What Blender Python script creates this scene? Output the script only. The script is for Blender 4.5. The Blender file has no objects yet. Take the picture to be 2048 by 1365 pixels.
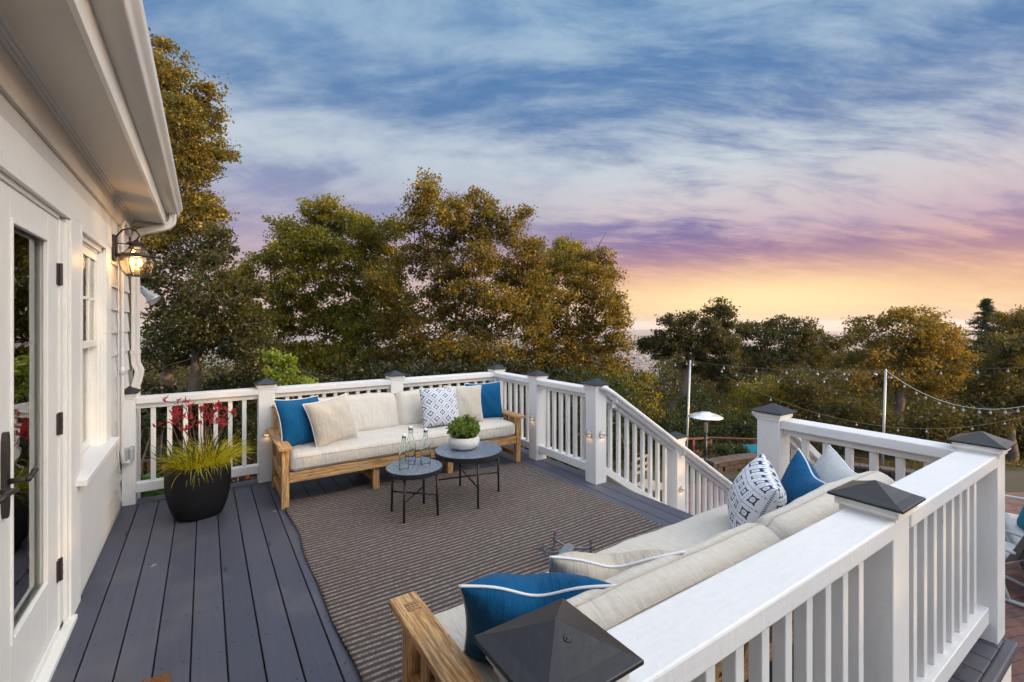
import bpy, bmesh, math, random
import numpy as np
from mathutils import Vector, Matrix, Euler
random.seed(7); RNG = np.random.default_rng(7)
R = math.radians
S = bpy.context.scene
COL = S.collection

# ---------------------------------------------------------------- camera
CAM_H = 1.56; HEAD = R(33.66); FPX = 922.0
cam = bpy.data.cameras.new("camera"); camo = bpy.data.objects.new("camera", cam); COL.objects.link(camo)
camo.location = (0, 0, CAM_H); camo.rotation_euler = (R(90), 0, -HEAD)
cam.sensor_width = 36; cam.lens = FPX/2048*36; cam.shift_y = -36.5/2048
cam.clip_start = 0.03; cam.clip_end = 40000
S.camera = camo
S.view_settings.view_transform = 'Standard'; S.view_settings.look = 'None'
S.view_settings.exposure = 0.06; S.view_settings.gamma = 1.0
FW = (math.sin(HEAD), math.cos(HEAD)); RT = (math.cos(HEAD), -math.sin(HEAD))
def at(px, py, Z):
    r = (px-1024)/FPX*Z
    return Vector((Z*FW[0]+r*RT[0], Z*FW[1]+r*RT[1], CAM_H-(py-646)/FPX*Z))

# ---------------------------------------------------------------- node helper
class NT:
    def __init__(s, tree): s.t = tree; s.n = tree.nodes; s.l = tree.links
    def add(s, typ, _in=None, **kw):
        nd = s.n.new(typ)
        for k, v in kw.items(): setattr(nd, k, v)
        if _in:
            for k, v in _in.items():
                sock = nd.inputs[k]
                if isinstance(v, bpy.types.NodeSocket): s.l.new(v, sock)
                else: sock.default_value = v
        return nd
    def math(s, op, a, b=0.0, c=None, clamp=False):
        d = {0: a, 1: b}
        if c is not None: d[2] = c
        return s.add('ShaderNodeMath', d, operation=op, use_clamp=clamp).outputs[0]
    def ramp(s, fac, stops, interp='LINEAR'):
        nd = s.add('ShaderNodeValToRGB', {0: fac}); cr = nd.color_ramp; cr.interpolation = interp
        while len(cr.elements) < len(stops): cr.elements.new(0.5)
        for e, (p, c) in zip(cr.elements, stops):
            e.position = p
            e.color = (c, c, c, 1) if isinstance(c, (int, float)) else (*c, 1)
        return nd.outputs[0]
    def mix(s, fac, a, b, typ='RGBA', blend='MIX'):
        nd = s.add('ShaderNodeMix', data_type=typ)
        if typ == 'RGBA': nd.blend_type = blend
        i = {'RGBA': (0, 6, 7, 2), 'FLOAT': (0, 2, 3, 0)}[typ]
        for k, v in zip(i[:3], (fac, a, b)):
            if isinstance(v, bpy.types.NodeSocket): s.l.new(v, nd.inputs[k])
            else:
                if typ == 'RGBA' and k != 0 and len(v) == 3: v = (*v, 1)
                nd.inputs[k].default_value = v
        return nd.outputs[i[3]]
    def noise(s, vec, scale, detail=3, rough=0.55, out=0):
        d = {'Scale': scale, 'Detail': detail, 'Roughness': rough}
        if vec is not None: d['Vector'] = vec
        return s.add('ShaderNodeTexNoise', d).outputs[out]
    def mapping(s, vec, scale=(1, 1, 1), rot=(0, 0, 0), loc=(0, 0, 0)):
        return s.add('ShaderNodeMapping', {'Vector': vec, 'Scale': scale, 'Rotation': rot, 'Location': loc}).outputs[0]
def lin(h):
    h = h.lstrip('#'); o = []
    for i in (0, 2, 4):
        c = int(h[i:i+2], 16)/255
        o.append(c/12.92 if c <= .04045 else ((c+.055)/1.055)**2.4)
    return tuple(o)

# ---------------------------------------------------------------- world: dusk sky
SUN_AZ = HEAD + R(104); SUN_EL = R(10.0)          # compass direction of the sun (clockwise from +Y)
W = bpy.data.worlds.new("World"); S.world = W; W.use_nodes = True
w = NT(W.node_tree); w.n.clear()
tc = w.add('ShaderNodeTexCoord').outputs['Generated']
dirn = w.add('ShaderNodeVectorMath', {0: tc}, operation='NORMALIZE').outputs[0]
def dot(v): return w.add('ShaderNodeVectorMath', {0: dirn, 1: v}, operation='DOT_PRODUCT').outputs['Value']
zz = dot((0, 0, 1)); ff = dot((FW[0], FW[1], 0)); rr = dot((RT[0], RT[1], 0))
el = w.math('MULTIPLY', w.math('ARCSINE', zz), 180/math.pi/60.0)        # elevation, 60 deg = 1
az = w.math('ARCTAN2', rr, ff)                                          # radians right of the view heading
# cloud coordinates: the sky dome laid on a high flat layer
den = w.math('ADD', w.math('MAXIMUM', zz, 0.0), 0.30)
pc = w.add('ShaderNodeCombineXYZ', {0: w.math('DIVIDE', rr, den), 1: w.math('DIVIDE', ff, den), 2: 0.0}).outputs[0]
warp = w.noise(w.mapping(pc, (0.55, 0.8, 1)), 1.3, 3, .5, out=1)
wv = w.add('ShaderNodeVectorMath', {0: warp, 1: (.5, .5, .5)}, operation='SUBTRACT').outputs[0]
pw = w.add('ShaderNodeVectorMath', {0: wv, 1: (0.5, 0.5, 0.5), 2: pc}, operation='MULTIPLY_ADD').outputs[0]
big = w.noise(w.mapping(pw, (1.0, 1.9, 1), (0, 0, R(-10)), (3.1, 1.7, 0)), 1.15, 4, .5)
puff = w.noise(w.mapping(pw, (1.6, 2.6, 1), (0, 0, R(14)), (7.3, 2.2, 0)), 3.0, 8, .64)
wisp = w.noise(w.mapping(pw, (1.1, 4.2, 1), (0, 0, R(40)), (0.3, 5, 0)), 1.9, 7, .68)
fib = w.noise(w.mapping(pw, (1.4, 9.0, 1), (0, 0, R(52)), (4, 2, 0)), 2.6, 6, .66)
rgt = w.ramp(w.math('MULTIPLY_ADD', az, .5, .5), [(.35, .35), (.72, 1)], 'EASE')    # feathered cloud mostly to the right
# broad bands of thin and thick cloud by elevation
elw = w.math('ADD', el, w.math('MULTIPLY', w.math('SUBTRACT', big, 0.5), 0.26))
elw = w.math('ADD', elw, w.math('MULTIPLY', az, 0.085))
band = w.ramp(elw, [(0, .6), (.06, .85), (.115, .40), (.185, .15), (.235, .60), (.30, .95), (.355, .80), (.40, .25), (.47, .18), (.54, .62), (.66, .55), (.8, .7)], 'EASE')
m = w.math('ADD', w.math('MULTIPLY', band, .60), w.math('MULTIPLY', w.math('MULTIPLY', w.math('SUBTRACT', wisp, .5), rgt), 1.25))
m = w.math('ADD', m, w.math('MULTIPLY', w.math('MULTIPLY', w.math('SUBTRACT', fib, .5), rgt), .55))
m = w.math('ADD', m, w.math('MULTIPLY', w.math('SUBTRACT', puff, .5), 1.15))
m = w.math('ADD', m, w.math('MULTIPLY', w.math('SUBTRACT', big, .5), .7))
m = w.math('ADD', m, .17)
mask = w.ramp(m, [(.05, 0), (.95, 1)], 'EASE')
def E(d): return max(0, d)/60
light = w.ramp(el, [(0, lin('dcbfab')), (E(1.6), lin('ecc9a4')), (E(3.6), lin('eebb92')), (E(5.5), lin('e5b098')), (E(7.5), lin('d9aaa2')), (E(10), lin('c9adb8')), (E(13), lin('cfc3c6')), (E(18), lin('c9d1d8')), (E(24), lin('a9bbce')), (E(32), lin('9fb9d0')), (1, lin('a9c8e2'))])
dark = w.ramp(el, [(0, lin('cbaba1')), (E(1.6), lin('dcab90')), (E(3.6), lin('d59a82')), (E(5.5), lin('bf8989')), (E(7.5), lin('a07a96')), (E(10), lin('80709f')), (E(13), lin('7879a8')), (E(18), lin('6f82aa')), (E(24), lin('587cab')), (E(32), lin('5480b0')), (1, lin('5b8ab8'))])
skyc = w.mix(mask, dark, light)
# away from the sunset the horizon is lilac grey instead of orange
lft = w.ramp(w.math('MULTIPLY_ADD', az, .5, .5), [(.40, 1), (.66, 0)], 'EASE')
lowl = w.ramp(el, [(0, lin('c3a9aa')), (E(3), lin('cdb4b0')), (E(7), lin('b6a6b4')), (E(12), lin('b4b0c0')), (E(18), lin('a3b0c6'))])
lowm = w.ramp(el, [(0, 1), (E(13), .85), (E(22), 0)], 'EASE')
lowmix = w.math('MULTIPLY', w.math('MULTIPLY', lft, lowm), w.math('MULTIPLY_ADD', mask, .5, .5))
skyc = w.mix(lowmix, skyc, lowl)
# glow of the low sun behind thin cloud
gd = math.radians(28)
gx, gy = FW[0]*math.cos(gd)+RT[0]*math.sin(gd), FW[1]*math.cos(gd)+RT[1]*math.sin(gd)
ga = w.math('SUBTRACT', az, gd); ga = w.math('MULTIPLY', ga, 3.2)
ge = w.math('MULTIPLY', w.math('SUBTRACT', el, E(2.6)), 21.0)
g2 = w.math('ADD', w.math('MULTIPLY', ga, ga), w.math('MULTIPLY', ge, ge))
glow = w.math('EXPONENT', w.math('MULTIPLY', g2, -1.0))
skyc = w.mix(w.math('MULTIPLY', glow, .97), skyc, (1.10, .80, .42))
# overhead and behind, out of view: sky brightened to add fill for the deck
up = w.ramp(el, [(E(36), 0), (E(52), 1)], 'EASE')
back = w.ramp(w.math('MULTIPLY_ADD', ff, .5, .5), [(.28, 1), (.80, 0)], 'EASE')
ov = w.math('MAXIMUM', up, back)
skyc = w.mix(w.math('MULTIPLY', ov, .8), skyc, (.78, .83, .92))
side = w.ramp(w.math('MULTIPLY_ADD', az, .5/math.pi, .5), [(.655, 0), (.70, 1), (.84, 1), (.92, 0)], 'EASE')     # added warm fill in the unseen sky right of the view, lights the house
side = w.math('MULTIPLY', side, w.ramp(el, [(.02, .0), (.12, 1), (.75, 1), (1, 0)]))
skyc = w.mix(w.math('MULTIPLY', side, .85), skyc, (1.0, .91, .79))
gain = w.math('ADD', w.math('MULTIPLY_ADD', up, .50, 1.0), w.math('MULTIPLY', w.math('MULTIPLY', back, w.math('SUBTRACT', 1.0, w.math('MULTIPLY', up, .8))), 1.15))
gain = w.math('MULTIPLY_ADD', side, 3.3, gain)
nish = w.add('ShaderNodeTexSky', sky_type='NISHITA', sun_disc=False, sun_elevation=SUN_EL, sun_rotation=SUN_AZ, altitude=200)
nb = w.add('ShaderNodeBackground', {0: nish.outputs[0], 1: 0.006})
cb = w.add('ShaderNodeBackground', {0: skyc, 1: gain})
wo = w.add('ShaderNodeOutputWorld')
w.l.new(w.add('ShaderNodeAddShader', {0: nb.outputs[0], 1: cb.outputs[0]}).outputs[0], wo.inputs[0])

# ---------------------------------------------------------------- sun
sl = bpy.data.lights.new("sun", 'SUN'); sl.energy = 5.0; sl.angle = R(1.2); sl.color = (1.0, .60, .24)
so = bpy.data.objects.new("sun", sl); COL.objects.link(so)
sd = Vector((math.sin(SUN_AZ)*math.cos(SUN_EL), math.cos(SUN_AZ)*math.cos(SUN_EL), math.sin(SUN_EL)))
so.rotation_euler = sd.to_track_quat('Z', 'Y').to_euler(); so.location = (20, 0, 20)

# ---------------------------------------------------------------- mesh helpers
class MB:
    def __init__(s): s.v = []; s.f = []; s.mi = []; s.cur = 0; s.uv = None
    def addv(s, pts): b = len(s.v); s.v.extend([tuple(p) for p in pts]); return b
    def face(s, *i): s.f.append(tuple(i)); s.mi.append(s.cur)
    def hexa(s, p):
        b = s.addv(p)
        for q in ((0,3,2,1),(4,5,6,7),(0,1,5,4),(1,2,6,5),(2,3,7,6),(3,0,4,7)): s.face(*[b+i for i in q])
        return s
    def box(s, x0, x1, y0, y1, z0, z1):
        return s.hexa([(x0,y0,z0),(x1,y0,z0),(x1,y1,z0),(x0,y1,z0),(x0,y0,z1),(x1,y0,z1),(x1,y1,z1),(x0,y1,z1)])
    def cbox(s, c, sz, rot=None):
        hx, hy, hz = sz[0]/2, sz[1]/2, sz[2]/2
        P = [Vector(q) for q in ((-hx,-hy,-hz),(hx,-hy,-hz),(hx,hy,-hz),(-hx,hy,-hz),(-hx,-hy,hz),(hx,-hy,hz),(hx,hy,hz),(-hx,hy,hz))]
        M = rot if rot is not None else Matrix.Identity(3)
        if isinstance(M, Euler): M = M.to_matrix()
        return s.hexa([M @ q + Vector(c) for q in P])
    def beam(s, a, b, wd, th, up=(0, 0, 1)):
        a, b = Vector(a), Vector(b); d = (b-a); L = d.length; d.normalize()
        u = Vector(up); side = d.cross(u)
        if side.length < 1e-4: side = d.cross(Vector((0, 1, 0)))
        side.normalize(); u = side.cross(d)
        M = Matrix((d, side, u)).transposed()
        return s.cbox((a+b)/2, (L, wd, th), M)
    def tube(s, pts, rad, n=8, cap=True):
        pts = [Vector(p) for p in pts]
        if isinstance(rad, (int, float)): rad = [rad]*len(pts)
        prev = None; rings = []
        for i, p in enumerate(pts):
            d = pts[min(i+1, len(pts)-1)] - pts[max(i-1, 0)]
            if d.length < 1e-9: d = Vector((0, 0, 1))
            d.normalize()
            if prev is None:
                a = Vector((0, 0, 1)) if abs(d.z) < .9 else Vector((1, 0, 0)); u = d.cross(a).normalized()
            else:
                u = prev - d*prev.dot(d)
                u = u.normalized() if u.length > 1e-6 else d.cross(Vector((0, 0, 1))).normalized()
            prev = u; v = d.cross(u)
            rings.append(s.addv([p + (u*math.cos(2*math.pi*k/n) + v*math.sin(2*math.pi*k/n))*rad[i] for k in range(n)]))
        for a, b in zip(rings, rings[1:]):
            for k in range(n):
                k2 = (k+1) % n; s.face(a+k, a+k2, b+k2, b+k)
        if cap:
            s.face(*[rings[0]+k for k in range(n)][::-1]); s.face(*[rings[-1]+k for k in range(n)])
        return s
    def loop(s, pts, rad, n=6):
        m_ = len(pts); pts = [Vector(p) for p in pts]; rings = []; prev = None
        for i, p in enumerate(pts):
            d = (pts[(i+1) % m_]-pts[i-1]).normalized()
            if prev is None: u = d.cross(Vector((.3, .9, .2))).normalized()
            else: u = (prev - d*prev.dot(d)).normalized()
            prev = u; v = d.cross(u)
            rings.append(s.addv([p+(u*math.cos(2*math.pi*k/n)+v*math.sin(2*math.pi*k/n))*rad for k in range(n)]))
        for i in range(m_):
            a, b = rings[i], rings[(i+1) % m_]
            if i == m_-1:    # align twist
                best = min(range(n), key=lambda o: (Vector(s.v[a])-Vector(s.v[b+o])).length)
            else: best = 0
            for k in range(n):
                s.face(a+k, a+(k+1) % n, b+(k+1+best) % n, b+(k+best) % n)
        return s
    def lathe(s, prof, c=(0, 0, 0), n=24, capb=False, capt=False, M=None):
        rings = []
        for r_, z_ in prof:
            P = [Vector((r_*math.cos(2*math.pi*k/n), r_*math.sin(2*math.pi*k/n), z_)) for k in range(n)]
            if M is not None: P = [M @ q for q in P]
            rings.append(s.addv([q+Vector(c) for q in P]))
        for a, b in zip(rings, rings[1:]):
            for k in range(n): s.face(a+k, a+(k+1) % n, b+(k+1) % n, b+k)
        if capb: s.face(*[rings[0]+k for k in range(n)][::-1])
        if capt: s.face(*[rings[-1]+k for k in range(n)])
        return s
    def build(s, name, mats, parent=None, bevel=0, smooth=False, seg=2):
        me = bpy.data.meshes.new(name); me.from_pydata(s.v, [], s.f); me.update()
        if not isinstance(mats, (list, tuple)): mats = [mats]
        for m_ in mats: me.materials.append(m_)
        if len(mats) > 1: me.polygons.foreach_set('material_index', s.mi)
        if smooth: me.polygons.foreach_set('use_smooth', [True]*len(me.polygons))
        if s.uv:
            ul = me.uv_layers.new(name='UVMap')
            for lp in me.loops: ul.data[lp.index].uv = s.uv[lp.vertex_index]
        o = bpy.data.objects.new(name, me); COL.objects.link(o)
        if parent is not None: o.parent = parent
        if bevel:
            b = o.modifiers.new('bevel', 'BEVEL'); b.width = bevel; b.segments = seg; b.limit_method = 'ANGLE'; b.angle_limit = R(40)
            if smooth is False: b.harden_normals = False
        return o
def tag(o, label=None, cat=None, group=None, kind=None):
    if label: o['label'] = label
    if cat: o['category'] = cat
    if group: o['group'] = group
    if kind: o['kind'] = kind
    return o
def thing(name, label, cat, loc=(0, 0, 0), rz=0, group=None):
    o = bpy.data.objects.new(name, None); COL.objects.link(o); o.location = loc; o.rotation_euler = (0, 0, rz)
    o.empty_display_size = .1
    return tag(o, label, cat, group)
def dup(o, parent=None):
    c = o.copy(); COL.objects.link(c); c.parent = parent
    for ch in [q for q in o.children]: dup(ch, c)
    return c
def part(o, parent):
    o.parent = parent; return o
def smoothstep(a, b, x):
    t = np.clip((x-a)/(b-a), 0, 1); return t*t*(3-2*t)

# ---------------------------------------------------------------- materials
def mat(name, col, rough=.6, metal=0, spec=.5, bump=None, var=None, coat=0, sheen=0):
    """col: base colour; var=(scale, amount, second colour); bump=(scale, strength)"""
    m_ = bpy.data.materials.new(name); m_.use_nodes = True; t = NT(m_.node_tree)
    p = t.n['Principled BSDF']; p.inputs['Roughness'].default_value = rough; p.inputs['Metallic'].default_value = metal
    p.inputs['Specular IOR Level'].default_value = spec
    if coat: p.inputs['Coat Weight'].default_value = coat
    if sheen: p.inputs['Sheen Weight'].default_value = sheen
    tcn = t.add('ShaderNodeTexCoord').outputs['Object']
    if var:
        n_ = t.noise(tcn, var[0], 5, .6)
        f_ = t.ramp(n_, [(.35, 0), (.68, 1)])
        c = t.mix(t.math('MULTIPLY', f_, var[1]), col, var[2]); t.l.new(c, p.inputs['Base Color'])
    else: p.inputs['Base Color'].default_value = (*col, 1)
    if bump:
        n2 = t.noise(tcn, bump[0], 4, .6)
        bn = t.add('ShaderNodeBump', {'Height': n2, 'Strength': bump[1], 'Distance': .01}); t.l.new(bn.outputs[0], p.inputs['Normal'])
    m_['t'] = 1
    return m_
M = {}
def paintmat(name, col, old):
    m_ = bpy.data.materials.new(name); m_.use_nodes = True; t = NT(m_.node_tree); p = t.n['Principled BSDF']
    oc = t.add('ShaderNodeTexCoord').outputs['Object']
    a_ = t.noise(oc, 2.6, 5, .6); br_ = t.noise(t.mapping(oc, (9, 60, 60)), 1, 4, .6); br2 = t.noise(t.mapping(oc, (60, 60, 7)), 1, 4, .6)
    c = t.mix(t.ramp(a_, [(.35, 0), (.72, .45)]), col, old)
    c = t.mix(t.ramp(br2, [(.52, 0), (.72, .30)]), c, tuple(x*.80 for x in col))
    g_ = t.noise(oc, 11, 6, .72); c = t.mix(t.ramp(g_, [(.66, 0), (.74, .5)]), c, (.36, .35, .32))
    ck = t.noise(t.mapping(oc, (1, 1, 1), loc=(2, 5, 1)), 46, 3, .6); c = t.mix(t.math('MULTIPLY', t.ramp(ck, [(.735, 0), (.75, 1)]), .6), c, (.20, .19, .18))
    t.l.new(c, p.inputs['Base Color']); t.l.new(t.ramp(a_, [(.3, .36), (.7, .52)]), p.inputs['Roughness'])
    bn = t.add('ShaderNodeBump', {'Height': t.math('ADD', t.math('ADD', br_, br2), t.math('MULTIPLY', a_, 2.0)), 'Strength': .30, 'Distance': .004}); t.l.new(bn.outputs[0], p.inputs['Normal'])
    return m_
M['white'] = paintmat('white_paint', (.72, .725, .735), (.64, .645, .64))
M['white_old'] = paintmat('white_trim_paint', (.80, .785, .745), (.72, .70, .655))
M['cream'] = mat('soffit_paint', (.62, .57, .51), .6, bump=(5, .22), var=(2.0, .35, (.52, .475, .43)))
M['siding'] = mat('siding_paint', (.62, .60, .585), .55, bump=(18, .12), var=(2, .3, (.48, .465, .45)))
M['gutter'] = mat('gutter_enamel', (.72, .69, .65), .28, bump=(4, .12))
M['cap'] = mat('black_cap_enamel', (.014, .015, .020), .30, spec=.4, bump=(30, .12), var=(6, .6, (.028, .026, .025)))
M['black'] = mat('black_metal', (.013, .013, .016), .42)
M['pot'] = mat('matte_black_resin', (.005, .005, .007), .65, spec=.25, bump=(40, .06))
M['bronze'] = mat('dark_bronze', (.055, .045, .042), .45, metal=.6, bump=(60, .1))
M['hinge'] = mat('hinge_bronze', (.05, .035, .035), .4, metal=.3)
M['steel'] = mat('brushed_steel', (.55, .56, .58), .28, metal=1.0)
M['galv'] = mat('galvanised_steel', (.42, .44, .47), .5, metal=.6)
M['greyplastic'] = mat('grey_plastic', (.34, .36, .39), .5)
M['redwood'] = mat('red_stained_wood', (.13, .045, .022), .7, bump=(30, .3), var=(5, .6, (.07, .027, .016)))
M['soil'] = mat('soil', (.03, .022, .016), .95, bump=(60, .6))
M['skin'] = None
def cloth(name, col, weave=900, wrinkle=.35, sheen=.15, slub=None):
    m_ = bpy.data.materials.new(name); m_.use_nodes = True; t = NT(m_.node_tree); p = t.n['Principled BSDF']
    p.inputs['Roughness'].default_value = .92; p.inputs['Specular IOR Level'].default_value = .2
    p.inputs['Sheen Weight'].default_value = sheen
    oc = t.add('ShaderNodeTexCoord').outputs['Object']
    a = t.noise(t.mapping(oc, (weave*.45, 26, 26)), 1, 3, .6); b = t.noise(t.mapping(oc, (26, 26, weave*.45)), 1, 3, .6)
    thr = t.math('ADD', a, b)
    big_ = t.noise(oc, 5, 4, .55)
    c1 = tuple(x*.85 for x in col); c2 = tuple(min(1, x*1.08) for x in col)
    c = t.mix(t.ramp(thr, [(.80/2, 0), (1.2/2, 1)]) if False else t.math('SUBTRACT', thr, .5, clamp=True), c1, c2)
    c = t.mix(t.math('MULTIPLY', t.ramp(big_, [(.35, 0), (.7, 1)]), .35), c, tuple(x*.86 for x in col))
    t.l.new(c, p.inputs['Base Color'])
    wr = t.math('ADD', t.math('MULTIPLY', t.noise(t.mapping(oc, (34, 7, 9)), 1, 4, .6), .55), t.noise(t.mapping(oc, (6, 6, 6)), 1, 3, .5))
    h = t.math('ADD', t.math('MULTIPLY', wr, wrinkle*4), t.math('MULTIPLY', thr, .10))
    bn = t.add('ShaderNodeBump', {'Height': h, 'Strength': .75, 'Distance': .014}); t.l.new(bn.outputs[0], p.inputs['Normal'])
    return m_
M['linen'] = cloth('cream_linen', (.60, .56, .50), 500, .4)
M['linen_pillow'] = cloth('beige_linen', (.52, .47, .40), 500, .5)
M['bluecloth'] = cloth('blue_canvas', (.002, .082, .205), 700, .45, sheen=.05)
M['navycloth'] = cloth('deep_blue_canvas', (.006, .04, .16), 700, .45, sheen=.05)
M['tealcloth'] = cloth('teal_canvas', (.0, .16, .25), 700, .45, sheen=.05)
M['greycloth'] = cloth('light_grey_canvas', (.45, .46, .48), 500, .4)
M['piping'] = mat('white_cord', (.72, .74, .78), .8)
def teak(name, axis):
    m_ = bpy.data.materials.new(name); m_.use_nodes = True; t = NT(m_.node_tree); p = t.n['Principled BSDF']
    p.inputs['Roughness'].default_value = .62; p.inputs['Specular IOR Level'].default_value = .3
    oc = t.add('ShaderNodeTexCoord').outputs['Object']
    sc = [22, 22, 22]; sc[axis] = 1.6
    sc2 = [120, 120, 120]; sc2[axis] = 3.5
    g = t.noise(t.mapping(oc, sc), 1, 4, .6); wv_ = t.math('FRACT', t.math('MULTIPLY', g, 9.0))
    wv_ = t.math('ABSOLUTE', t.math('MULTIPLY_ADD', wv_, 2.0, -1.0))
    f2 = t.noise(t.mapping(oc, sc2), 1, 3, .6)
    c = t.ramp(wv_, [(0, lin('a56f36')), (.35, lin('c8985c')), (.8, lin('deb888')), (1, lin('be8f52'))])
    c = t.mix(t.ramp(f2, [(.42, 0), (.60, .75)]), c, lin('6b4a2a'))
    pat = t.noise(oc, 3.2, 3, .5)
    c = t.mix(t.ramp(pat, [(.4, 0), (.72, .35)]), c, lin('b7a68e'))
    t.l.new(c, p.inputs['Base Color'])
    bn = t.add('ShaderNodeBump', {'Height': t.math('ADD', f2, t.math('MULTIPLY', wv_, .4)), 'Strength': .5, 'Distance': .004}); t.l.new(bn.outputs[0], p.inputs['Normal'])
    return m_
M['teakx'], M['teaky'], M['teakz'] = teak('teak_x', 0), teak('teak_y', 1), teak('teak_z', 2)
def deckmat():
    m_ = bpy.data.materials.new('slate_deck_paint'); m_.use_nodes = True; t = NT(m_.node_tree); p = t.n['Principled BSDF']
    oc = t.add('ShaderNodeTexCoord').outputs['Object']
    idx = t.add('ShaderNodeNewGeometry').outputs['Random Per Island']
    g = t.noise(t.mapping(oc, (60, 2.2, 1)), 1, 4, .6)
    big_ = t.noise(oc, 1.6, 5, .6)
    c = t.mix(idx, lin('3f4150'), lin('515361'))
    c = t.mix(t.ramp(g, [(.4, 0), (.75, .35)]), c, lin('35363f'))
    c = t.mix(t.ramp(big_, [(.45, 0), (.75, .45)]), c, lin('56565c'))
    # scuffs, a rusty stain or two, knots and chipped paint
    st = t.noise(t.mapping(oc, (1, 1, 1), loc=(4.3, 2.2, 0)), 2.3, 2, .5)
    c = t.mix(t.ramp(st, [(.54, 0), (.70, .5)]), c, lin('5f5d60'))
    kn = t.add('ShaderNodeTexVoronoi', {'Vector': t.mapping(oc, (7, 1.7, 1)), 'Scale': 1.0}).outputs['Distance']
    c = t.mix(t.ramp(kn, [(0, .9), (.05, .8), (.09, 0)]), c, (.012, .012, .016))
    sp = t.add('ShaderNodeSeparateXYZ', {0: oc})
    for off_ in (.22, .80):        # nail heads in rows over the joists
        u = t.math('MULTIPLY', t.math('SUBTRACT', t.math('FRACT', t.math('DIVIDE', t.math('ADD', sp.outputs[0], .475), .14)), off_), .14)
        v = t.math('MULTIPLY', t.math('SUBTRACT', t.math('FRACT', t.math('ADD', t.math('DIVIDE', sp.outputs[1], .406), t.math('MULTIPLY', idx, .22))), .5), .406)
        q = t.math('ADD', t.math('MULTIPLY', u, u), t.math('MULTIPLY', v, v))
        c = t.mix(t.ramp(t.math('MULTIPLY', q, 9000.0), [(.2, .85), (.5, 0)]), c, (.015, .014, .015))
    dv = t.add('ShaderNodeVectorMath', {0: t.noise(oc, 30, 3, out=1), 1: (.9, .5, 0), 2: t.mapping(oc, (5.2, 6.5, 0))}, operation='MULTIPLY_ADD').outputs[0]
    vo = t.add('ShaderNodeTexVoronoi', {'Vector': dv, 'Scale': 1.0}); rnd = t.add('ShaderNodeSeparateColor', {0: vo.outputs['Color']})
    chip = t.math('MULTIPLY', t.ramp(vo.outputs['Distance'], [(.12, 1), (.15, 0)]), t.ramp(rnd.outputs[0], [(.86, 0), (.87, 1)], 'CONSTANT'))
    c = t.mix(chip, c, (.60, .61, .62))
    t.l.new(c, p.inputs['Base Color'])
    t.l.new(t.ramp(big_, [(.3, .42), (.7, .58)]), p.inputs['Roughness'])
    bn = t.add('ShaderNodeBump', {'Height': t.math('ADD', g, t.math('MULTIPLY', kn, .2)), 'Strength': .22, 'Distance': .004}); t.l.new(bn.outputs[0], p.inputs['Normal'])
    return m_
M['deck'] = deckmat()
def rugmat():
    m_ = bpy.data.materials.new('woven_rug'); m_.use_nodes = True; t = NT(m_.node_tree); p = t.n['Principled BSDF']
    p.inputs['Roughness'].default_value = .95; p.inputs['Specular IOR Level'].default_value = .15
    oc = t.add('ShaderNodeTexCoord').outputs['Object']
    sp = t.add('ShaderNodeSeparateXYZ', {0: oc}); X, Y = sp.outputs[0], sp.outputs[1]
    wob = t.noise(t.mapping(oc, (2.5, 2.5, 1)), 1, 2, .5)
    yy = t.math('ADD', Y, t.math('MULTIPLY', wob, .02))
    ph = t.math('FRACT', t.math('DIVIDE', yy, .0385))
    tri = t.math('ABSOLUTE', t.math('MULTIPLY_ADD', ph, 2.0, -1.0))          # 0 ridge .. 1 valley
    st = t.ramp(tri, [(0, 1), (.30, 1), (.52, 0), (1, 0)])
    chk = t.noise(t.mapping(oc, (160, 52, 1)), 1, 2, .6)
    wc = t.noise(t.mapping(oc, (30, 26, 1)), 1, 2, .6)
    wc2 = t.noise(t.mapping(oc, (1.6, 3, 1)), 1, 3, .6)
    lightc = t.mix(t.ramp(wc, [(.4, 0), (.62, 1)]), lin('998f86'), lin('7f7064'))
    lightc = t.mix(t.ramp(wc2, [(.45, 0), (.7, .6)]), lightc, lin('8f7a69'))
    dk = t.mix(wc, lin('454044'), lin('514846'))
    c = t.mix(t.math('MULTIPLY', st, t.ramp(chk, [(.38, .35), (.56, 1)])), dk, lightc)
    t.l.new(c, p.inputs['Base Color'])
    bn = t.add('ShaderNodeBump', {'Height': t.math('ADD', st, t.math('MULTIPLY', chk, .7)), 'Strength': .8, 'Distance': .004}); t.l.new(bn.outputs[0], p.inputs['Normal'])
    return m_
M['rug'] = rugmat()
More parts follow.
